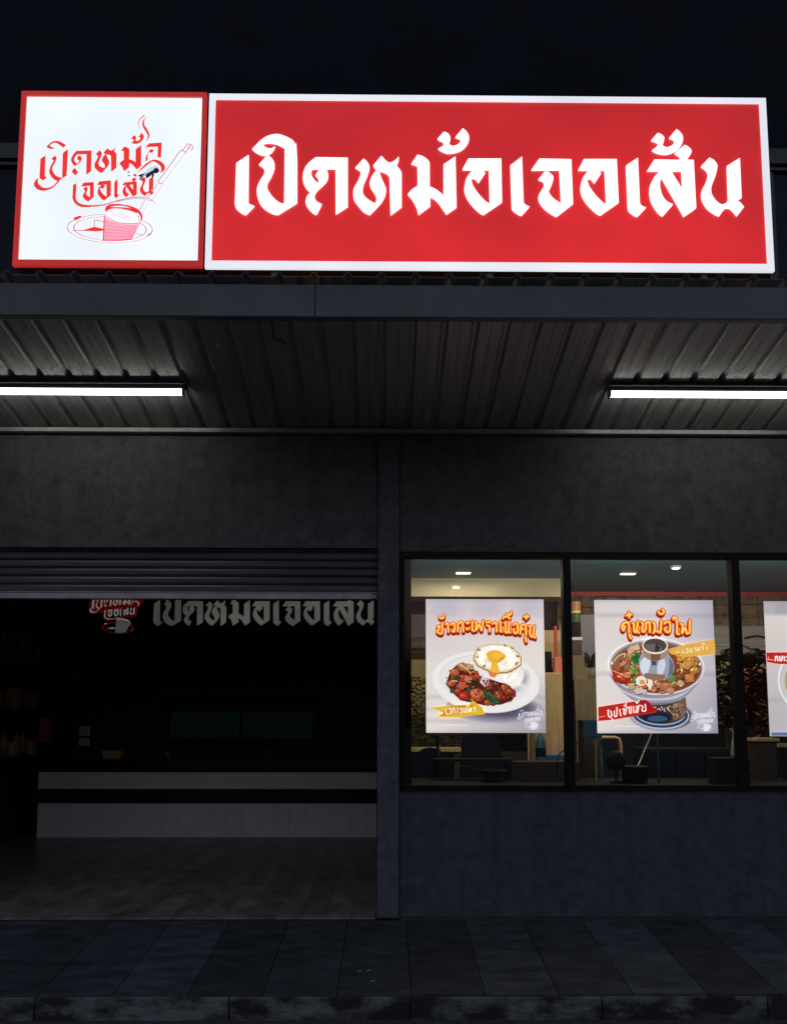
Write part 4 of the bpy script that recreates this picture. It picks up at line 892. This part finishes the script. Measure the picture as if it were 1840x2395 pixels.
# right of the rice poster
T(box('timber_wall_panel', M['wood'], 1.80, 2.06, 2.98, 3.02, 2.12, 2.57), 'tan timber panel on the back wall behind the red post', 'panel')
rp_ = thing('red_post', 'thin red post between the rice poster and the window mullion', 'post', (1.92, 2.6, .05))
MB().tube([(1.925, 2.62, .05), (1.925, 2.62, 2.58)], .019, 10).build('shaft', M['red'], rp_); MB().lathe(1.925, 2.62, [(.05, .051), (.05, .07), (.02, .09)]).build('foot', M['red'], rp_)
T(box('navy_cabinet', M['navy'], 1.62, 1.855, 2.5, 2.6, .05, 2.28, bevel=.01), 'narrow navy cabinet beside the pink box', 'cabinet')
T(box('pink_box', M['pink'], 1.862, 1.975, 2.40, 2.52, 2.035, 2.21, bevel=.008), 'pink box on the tan wooden cupboard', 'box')
cp = thing('wooden_cupboard', 'tall tan wooden cupboard with two doors between the rice poster and the window mullion', 'cupboard', (1.8, 2.4, .05))
box('body', M['wood'], 1.60, 2.10, 2.24, 2.62, .05, 2.03, parent=cp); box('door', M['wood'], 1.605, 1.905, 2.215, 2.2385, .08, 2.02, parent=cp, bevel=.004); box('door', M['wood'], 1.912, 2.095, 2.215, 2.2385, .08, 2.02, parent=cp, bevel=.004)
kn = MB().lathe(1.72, 2.2, [(0, 0), (.012, 0), (.012, .01), (0, .012)], 10); kn.v = [(x_, 2.205 - z_, 1.87 + (y_ - 2.2)) for x_, y_, z_ in kn.v]; kn.build('knob', M['white_pl'], cp)
M['cloth'] = mat('peach_cloth', (.62, .42, .27), .8, var=.15, scale=8)
cl = MB(); 
for i in range(10):
    u0, u1 = i / 10, (i + 1) / 10
    f0 = lambda u: (1.70 + .20 * u, 2.12 + .02 * math.sin(u * 14)); a, b = f0(u0), f0(u1)
    cl.face([(a[0], a[1], 1.15), (b[0], b[1], 1.15), (b[0], b[1], 1.46 - .30 * abs(u1 - .1)), (a[0], a[1], 1.46 - .30 * abs(u0 - .1))])
    cl.face([(a[0], a[1] + .006, 1.15), (a[0], a[1] + .006, 1.46 - .30 * abs(u0 - .1)), (b[0], b[1] + .006, 1.46 - .30 * abs(u1 - .1)), (b[0], b[1] + .006, 1.15)])
T(cl.build('hanging_cloth', M['cloth']), 'pale peach cloth hanging in front of the tan cupboard', 'cloth')
T(MB().box(1.66, 1.87, 2.02, 2.14, .05, 1.155).build('blue_bin', M['blue'], bevel=.01), 'blue bin below the peach cloth', 'bin')
bt = thing('blue_bottle', 'blue water bottle under the right corner of the rice poster', 'bottle', (1.53, 1.6, 1.0))
MB().lathe(1.53, 1.6, [(0, 1.05), (.045, 1.05), (.05, 1.08), (.05, 1.30), (.03, 1.36), (.018, 1.38), (.018, 1.42), (0, 1.42)], 16).build('body', M['blue'], bt, smooth=True); MB().lathe(1.53, 1.6, [(.0505, 1.16), (.052, 1.17), (.052, 1.24), (.0505, 1.25)], 16).build('label_band', M['navy'], bt)
T(MB().box(1.36, 1.72, 1.48, 1.74, .05, 1.05).build('low_cupboard', M['wood_dk'], bevel=.006), 'low brown cupboard carrying the blue bottle', 'cupboard')
T(MB().tube([(1.383, 1.45, .05), (1.383, 1.45, 1.44)], .009, 8).build('thin_pole', M['beige_metal']), 'thin tan pole standing just below the rice poster', 'pole')
bc = thing('slatted_cabinet', 'low brown cabinet with vertical slats at the foot of the window mullion', 'cabinet', (1.4, .75, 1.0))
box('body', M['wood_dk'], 1.10, 1.70, .70, .92, 1.0005, 1.165, parent=bc)
T(MB().tube(smooth([(1.475, .58, 1.005), (1.468, .57, 1.10), (1.48, .56, 1.22), (1.53, .56, 1.28), (1.60, .57, 1.33), (1.66, .58, 1.34)]), .005, 7).build('black_cable', M['dark']), 'thin black cable arching beside the window mullion', 'cable')
# middle pane, left of the hot pot poster
ln = thing('hanging_lantern', 'hanging lantern striped orange, yellow, green and navy left of the hot pot poster', 'lantern', (1.885, 1.5, 2.35))
for nm, mt_, za, zb in (('orange_band', 'orange', 2.607, 2.70), ('yellow_band', 'yellow', 2.587, 2.606), ('green_band', 'green', 2.494, 2.586), ('navy_band', 'navy', 2.347, 2.493)): MB().lathe(1.89, 1.5, [(0, za), (.045, za), (.045, zb), (0, zb)], 14).build(nm, M[mt_], ln)
MB().tube([(1.89, 1.5, 2.70), (1.89, 1.5, 3.099)], .004, 6).build('cord', M['dark'], ln)
T(MB().box(2.03, 2.235, 2.0, 2.03, .05, 2.634).build('grey_screen', M['grey'], bevel=.004), 'tall plain grey screen behind the hanging lantern', 'screen')
sb = thing('wall_shelf', 'brown shelf unit with a white top edge under the hanging lantern', 'shelf', (1.87, 1.45, .05))
box('body', M['wood_dk'], 1.80, 1.915, 1.4, 1.6, .05, 2.304, parent=sb); box('top', M['white_pl'], 1.795, 1.92, 1.39, 1.6, 2.3045, 2.335, parent=sb)
eb = thing('wooden_easel', 'tan wooden easel with two boards left of the hot pot poster', 'easel', (1.75, .75, 1.0))
e1 = MB(); slab_shape(e1, [[(1.655, 1.885), (1.785, 1.885), (1.757, 2.105), (1.655, 2.105)]], .72, .74); e1.build('upper_board', M['wood'], eb, bevel=.003)
e2 = MB(); slab_shape(e2, [[(1.675, 1.53), (1.895, 1.53), (1.875, 1.875), (1.855, 1.89), (1.665, 1.90)]], .70, .7195); e2.build('lower_board', M['wood'], eb, bevel=.003)
for xx in (1.69, 1.85): MB().tube([(xx, .745, 1.001), (xx, .742, 1.90)], .009, 8).build('leg', M['wood'], eb)
pp = thing('potted_plant', 'dull leafy plant in a brown pot behind the easel', 'plant', (1.95, 1.25, .05))
f_ = MB()
for i in range(16):
    r = random.Random(i); a = r.uniform(0, 6.28); L = r.uniform(.14, .26); p = Vector((1.95 + r.uniform(-.03, .03), 1.25, 2.0)); t = Vector((math.cos(a) * .5, math.sin(a) * .5, 1)).normalized(); w = t.cross(Vector((0, 1, 0))).normalized() * .02
    f_.face([p - w * .5, p + t * L * .6 + w, p + t * L + Vector((math.cos(a) * .05, 0, -.02)), p + t * L * .6 - w])
f_.build('leaves', M['leaf'], pp); MB().lathe(1.95, 1.25, [(0, .051), (.12, .051), (.06, 1.7), (.085, 1.9), (.095, 2.02), (.08, 2.02), (0, 1.98)], 16).build('pot', M['leaf_dk'], pp, smooth=True)
MB().box(1.735, 1.90, .70, .73, 1.375, 1.528).build('blue_tray', M['blue'], eb, bevel=.006)
ch = thing('tube_chair', 'chair with a beige tubular frame back, half hidden by the hot pot poster', 'chair', (2.1, 1.5, .05))
MB().tube([(1.965, 1.5, .05), (1.955, 1.5, 1.0), (1.948, 1.5, 1.29), (1.958, 1.5, 1.335), (1.99, 1.5, 1.352), (2.25, 1.5, 1.352), (2.285, 1.5, 1.337), (2.297, 1.5, 1.29), (2.305, 1.5, 1.0), (2.31, 1.5, .05)], .018, 10).build('back_frame', M['beige_metal'], ch, smooth=True)
box('seat', M['navy'], 1.95, 2.32, 1.12, 1.48, .90, .94, parent=ch, bevel=.01)
for xx in (1.965, 2.305): MB().tube([(xx, 1.15, .05), (xx, 1.15, .90)], .016, 8).build('leg', M['beige_metal'], ch)
box('cushion', M['blue'], 1.985, 2.13, 1.53, 1.56, .96, 1.33, parent=ch, bevel=.01)
fa = thing('desk_fan', 'small black desk fan on a stand under the hot pot poster', 'fan', (1.96, .5, 1.0))
MB().lathe(1.955, .5, [(0, 1.0005), (.06, 1.0005), (.06, 1.015), (.012, 1.03), (.012, 1.14)], 16).build('stand', M['dark'], fa)
hd = MB().lathe(0, 0, [(0, -.05), (.05, -.05), (.08, -.03), (.085, 0), (.08, .03), (.05, .05), (0, .05)], 20); hd.v = [(1.955 + x_, .5 + z_, 1.19 + y_) for x_, y_, z_ in hd.v]; hd.build('head', M['dark'], fa, smooth=True)
T(MB().lathe(2.13, .55, [(0, 1.0005), (.10, 1.0005), (.115, 1.05), (.115, 1.13), (.12, 1.14), (.10, 1.14), (0, 1.135)], 20).build('black_pot', M['dark'], smooth=True), 'round black pot beside the desk fan', 'pot')
T(MB().tube([(2.16, .6, 1.10), (2.36, .75, 1.42)], .007, 7).build('ladle', M['zinc']), 'thin ladle leaning out of the round black pot', 'ladle')
T(MB().tube([(2.325, .52, 1.001), (2.325, .52, 1.47)], .008, 7).build('blue_stand_rod', M['blue']), 'thin bluish rod rising from the window bar under the hot pot poster', 'rod')
db = thing('dark_cabinet', 'black cabinet filling the space under the hot pot poster', 'cabinet', (2.75, 1.2, .05))
box('body', M['dark'], 2.42, 3.25, 1.15, 1.5, .05, 1.26, parent=db)
for i in range(3): box('door', M['navy'], 2.43 + i * .275, 2.69 + i * .275, 1.13, 1.149, .08, 1.245, parent=db, bevel=.004)
# right of the hot pot poster
st_ = thing('stone_feature_wall', 'brown rough stone band high on the back wall at the right', 'wall', (4.3, 3.3, 2.66))
sm_ = MB(); r = random.Random(9); xx = 2.1
while xx < 7.4:
    w = r.uniform(.18, .42); z = 2.665
    while z < 3.03: h = min(r.uniform(.09, .17), 3.04 - z); sm_.box(xx, xx + w - .006, 3.31 - r.uniform(0, .03), 3.37, z, z + h - .006); z += h
    xx += w
sm_.build('stones', M['stone'], st_, bevel=.006)
pk = thing('plank_wall', 'grey white plank cladding below the stone band', 'wall', (4.3, 3.28, 2.25))
p_ = MB()
for i in range(3): p_.box(2.1, 7.4, 3.22 - .004 * (i % 2), 3.38, 2.272 + i * .13, 2.397 + i * .13)
p_.build('planks', M['plank'], pk)
T(MB().tube(smooth([(4.36, 3.2, 2.50), (4.5, 3.19, 2.53), (4.62, 3.2, 2.50), (4.63, 3.2, 2.40)]), .010, 7).build('wall_hook_rail', M['dark']), 'dark curved hook rail on the grey planks', 'hook rail')
bf = thing('bamboo_fence', 'yellowish row of bamboo canes fixed below the grey planks', 'fence', (4.3, 3.1, 1.2))
b_ = MB()
for i in range(60): b_.tube([(2.15 + i * .085, 3.16, 2.075), (2.15 + i * .085, 3.16, 2.25 + .02 * math.sin(i * 5))], .038, 8)
b_.build('canes', M['bamboo'], bf); box('rail', M['wood_dk'], 2.1, 7.3, 3.20, 3.399, 2.13, 2.17, parent=bf)
def bush(name, label, x, y, z0, z1, w, mt, seed, n=420, size=.12):
    o = thing(name, label, 'plant', (x, y, .05), 'plants in the right window panes')
    f = MB(); foliage(f, n, lambda r: (x + w * r.gauss(0, .36), y + w * r.gauss(0, .3), z0 + (z1 - z0) * r.random() ** .8), size, seed, .5); f.build('leaves', mt, o)
    s_ = MB(); r = random.Random(seed)
    for i in range(7): s_.tube([(x, y, .9), (x + r.uniform(-.05, .05), y, 1.4), (x + r.uniform(-w, w) * .5, y + r.uniform(-.05, .05), z0 + (z1 - z0) * r.uniform(.6, 1))], [.012, .009, .004], 6)
    s_.build('stem', M['wood_dk'], o); MB().lathe(x, y, [(0, .0505), (.12, .0505), (.15, .95), (.13, .95), (0, .9)], 16).build('pot', M['dark'], o)
bush('leafy_plant', 'orange and red leaved plant between the window mullion and the right poster', 3.66, 1.55, 1.25, 2.02, .24, M['leaf_red'], 21)
bush('leafy_plant', 'dull brown leaved plant just right of the hot pot poster', 3.44, 1.65, 1.4, 2.0, .16, M['leaf_dk'], 22, 240)
bush('leafy_plant', 'dark green plant with narrow leaves between the red plant and the bamboo', 3.95, 2.3, 1.7, 2.25, .5, M['leaf'], 23, 380, .2)
wb = thing('white_bottle', 'white slim necked bottle beside the right window mullion', 'bottle', (2.94, .4, 1.0))
MB().lathe(2.935, .4, [(0, 1.2205), (.034, 1.2205), (.036, 1.25), (.022, 1.36), (.012, 1.40), (.012, 1.45), (0, 1.45)], 16).build('body', M['white_pl'], wb, smooth=True); MB().lathe(2.935, .4, [(.014, 1.451), (.014, 1.48), (0, 1.48)], 12).build('cap', M['orange'], wb)
T(MB().box(2.74, 3.02, .32, .50, 1.0005, 1.22).build('dark_crate', M['dark'], bevel=.006), 'dark crate under the white slim necked bottle', 'crate')
cr = thing('wooden_box', 'brown wooden box with an overhanging lid right of the right window mullion', 'box', (3.37, .8, 1.0))
box('body', M['wood_dk'], 3.295, 3.455, .74, .88, 1.0005, 1.325, parent=cr); box('lid', M['wood'], 3.27, 3.48, .72, .90, 1.3455, 1.372, parent=cr); box('lid_shadow', M['dark'], 3.30, 3.45, .745, .875, 1.3255, 1.345, parent=cr)  # dark strip between body and lid paints the shadow under the lid
T(MB().box(3.56, 4.2, .88, .94, 1.286, 1.318).build('pale_shelf_board', M['bamboo']), 'pale narrow shelf board at the right edge below the right poster', 'shelf')
T(MB().box(3.6, 3.66, .885, .935, 1.0005, 1.2855).build('shelf_block', M['dark']), 'dark block holding up the pale shelf board', 'block')

# ================================================================== INSIDE THE DARK SIDE ROOM
ct = thing('service_counter', 'long white counter with a dark stone top and dark recess in the dark room', 'counter', (-2.2, 4.1, .018))
box('top', M['worktop'], -4.5, -.05, 3.80, 4.60, .885, 1.0, parent=ct, bevel=.004)
wp = MB(); wp.box(-4.42, -.05, 3.848, 3.90, .622, .83); wp.build('upper_panel', M['white_board'], ct)
lp = MB()
for i in range(22): lp.box(-4.412 + i * .1985, -4.4145 + (i + 1) * .1985, 3.85, 3.90, .02, .44)
lp.build('lower_panel', M['white_board'], ct)
box('carcass', M['inner_black'], -4.42, -.05, 3.95, 4.6, .02, .884, parent=ct)
box('recess_shelf', M['inner_black'], -4.42, -.05, 3.852, 3.949, .441, .452, parent=ct); box('end_panel', M['inner_black'], -4.50, -4.423, 3.84, 4.6, .02, .884, parent=ct)
M['letter_wall'] = emis('dim_wall_letters', rgb(128, 130, 124)[:3], .30, .35, .9, base=(.5, .5, .48))
M['wall_print'] = print_mat('dim_wall_print', .16)
wl_ = thing('wall_lettering', 'dim white Thai letters on the dark back wall, cut by the shutter', 'sign', (-1.7, 4.6, 3.0))
gx0 = min(p[0] for p in G['e1'][0]); gx1 = max(p[0] for p in G['n'][0]); gz0 = gbox('h')[2]; gz1 = gbox('o')[3]
def wm(p): return (-3.264 + (p[0] - gx0) / (gx1 - gx0) * 3.088, 2.80 + (p[1] - gz0) / (gz1 - gz0) * .345)
for k_ in G:
    mb = MB(); slab_shape(mb, [[wm(p) for p in lp_] for lp_ in G[k_]], 4.612, 4.649); mb.build('letter', M['letter_wall'], wl_)
wg = thing('wall_logo', 'dim white and red cup logo left of the letters on the back wall', 'sign', (-3.8, 4.62, 2.7))
def lm(p):
    sx, sy = 211 + (p[0] - 45) * .0745, 1444 + (p[1] - 1045) * .079
    return (-4.173 + (sx - 210) * .00614, 3.17 - (sy - 1402) * .00603)
k = Ink(lm, 4.64); RB = (150, 20, 16)
k.poly('20,840 130,470~ 700,380~ 1300,330~ 1560,330 1750,420 1500,860~ 1480,1010~ 1000,1080~ 640,1150~ 470,1100 480,900 200,950~ 60,930~', RB); k.poly('640,880 1440,760 1420,990 560,1090', (30, 6, 6))
k.pen([(1680, 560), (1240, 1180)], 26, RB); k.ell(*L2(582, 522), 500, 170, RB, 2, 40, ring=.9)
logo(k, (236, 232, 226), (150, 40, 36), (150, 150, 156), (150, 150, 156), full=False); k.build('logo_print', M['wall_print'], wg)
kw = thing('hatch_window', 'wide low serving hatch window with two dim green panes on the back wall', 'window', (-2.1, 4.62, 1.2))
fr = MB(); fr.box(-3.16, -.86, 4.60, 4.649, 1.601, 1.79); fr.box(-3.16, -.86, 4.60, 4.649, 1.10, 1.234); fr.box(-3.16, -2.977, 4.60, 4.649, 1.2345, 1.6005); fr.box(-1.022, -.86, 4.60, 4.649, 1.2345, 1.6005); fr.box(-2.03, -1.99, 4.61, 4.649, 1.2345, 1.6005); fr.build('frame', M['inner_black'], kw)
M['dim_green'] = emis('dim_green_pane', rgb(14, 30, 25)[:3], .2, .2, 2, base=(.002, .004, .003)); M['dim_green'].node_tree.nodes['Principled BSDF'].inputs['Specular IOR Level'].default_value = .05
for a, b in ((-2.976, -2.031), (-1.989, -1.023)): box('pane', M['dim_green'], a, b, 4.63, 4.648, 1.235, 1.60, parent=kw)
M['dim_plastic'] = mat('white_switch_plastic', (.62, .62, .62), .4)
for z0_, z1_, lb in ((1.265, 1.40, 'square white switch plate on the dark back wall, the upper of two'), (1.13, 1.235, 'square white switch plate on the dark back wall, the lower of two')):
    o = thing('switch_plate', lb, 'switch', (-4.16, 4.64, z0_), 'switch plates on the back wall'); box('plate', M['dim_plastic'], -4.24, -4.09, 4.635, 4.649, z0_, z1_, parent=o, bevel=.004); box('rocker', M['white_pl'], -4.19, -4.14, 4.628, 4.6345, z0_ + .03, z1_ - .03, parent=o)
bk = MB(); slab_shape(bk, [[(-3.72, 1.001), (-3.51, 1.001), (-3.48, 1.088), (-3.75, 1.088)]], 4.15, 4.30); T(bk.build('wooden_tray', M['wood']), 'tan wooden tray standing on the dark stone counter', 'tray')
T(MB().lathe(-2.89, 4.2, [(0, 1.001), (.03, 1.001), (.045, 1.05), (.03, 1.08), (0, 1.08)], 12).build('small_jar', M['orange'], smooth=True), 'small orange brown jar on the dark stone counter', 'jar')
tp = thing('tap', 'small metal tap at the back of the counter under the hatch', 'tap', (-1.58, 4.4, 1.0))
MB().tube(smooth([(-1.58, 4.45, 1.001), (-1.58, 4.45, 1.09), (-1.58, 4.40, 1.115), (-1.58, 4.32, 1.08)]), .011, 8).build('spout', M['zinc'], tp); MB().tube([(-1.66, 4.45, 1.02), (-1.50, 4.45, 1.02)], .008, 8).build('handle', M['zinc'], tp)
# goods on the left wall
rk = thing('wall_rack', 'dark rack with three shelves of goods along the left wall', 'rack', (-4.55, 3.2, .018))
for zz in (1.05, 1.6, 2.12): box('shelf', M['wood_dk'], -4.649, -4.36, 2.2, 3.75, zz, zz + .02, parent=rk)
for yy in (2.2, 3.72): box('upright', M['dark'], -4.649, -4.60, yy, yy + .03, .02, 3.0, parent=rk)
gc = {'orange': (.34, .15, .05), 'red': (.30, .04, .03), 'cream': (.30, .22, .13), 'brown': (.20, .11, .055)}
for c_ in gc: M['pack_' + c_] = mat('pack_' + c_, gc[c_], .45, var=.3, scale=9)
r = random.Random(4); cells = []
for zz, hh in ((1.0705, .34), (1.6205, .36), (2.1405, .50)):
    for j in range(9): cells.append((zz, hh, 2.32 + j * .158))
ordn = 'first second third fourth fifth sixth seventh eighth ninth'.split()
for i, (zz, hh, yy) in enumerate(cells):
    c_ = r.choice(['orange', 'red', 'brown', 'brown', 'orange', 'brown', 'cream']); h = hh * r.uniform(.6, 1); row = ('bottom', 'middle', 'top')[i // 9]
    if i % 3 == 2:
        o = MB().box(-4.56, -4.40, yy, yy + .12, zz, zz + h * .8).build('carton', M['pack_' + c_], bevel=.004); kind = 'carton'
    else:
        o = MB().lathe(-4.48, yy + .06, [(0, zz), (.05, zz), (.052, zz + h * .6), (.03, zz + h * .78), (.018, zz + h * .85), (.018, zz + h), (0, zz + h)], 12).build('bottle', M['pack_' + c_], smooth=True); kind = 'bottle'
    tag(o, '%s %s, %s from the street on the %s shelf of the wall rack' % (c_, kind, ordn[i % 9], row), kind, 'goods on the wall rack')
T(box('red_banner', M['pack_red'], -4.33, -4.19, 3.6, 3.61, 1.23, 1.52), 'small red banner hanging beside the wall rack', 'banner')
T(box('framed_picture', M['pack_brown'], -4.58, -4.20, 4.62, 4.648, 2.05, 2.34, bevel=.005), 'small brown framed picture on the dark back wall at left', 'picture')

for sx_, sy_, lb in ((-.186, -.952, 'tiny white paper scrap on the pavement, the left one of three below the pillar'), (-.126, -.943, 'tiny white paper scrap on the pavement, right one of the upper pair below the pillar'), (-.097, -1.10, 'tiny white paper scrap on the pavement, the one nearest the kerb below the pillar')):
    b_ = MB(); z_ = zp(sy_) + .004; b_.face([(sx_, sy_, z_), (sx_ + .022, sy_ + .004, z_ + .003), (sx_ + .026, sy_ + .016, z_ + .005), (sx_ + .004, sy_ + .013, z_ + .002)])
    T(b_.build('paper_scrap', M['white_pl']), lb, 'litter', 'paper scraps on the pavement')
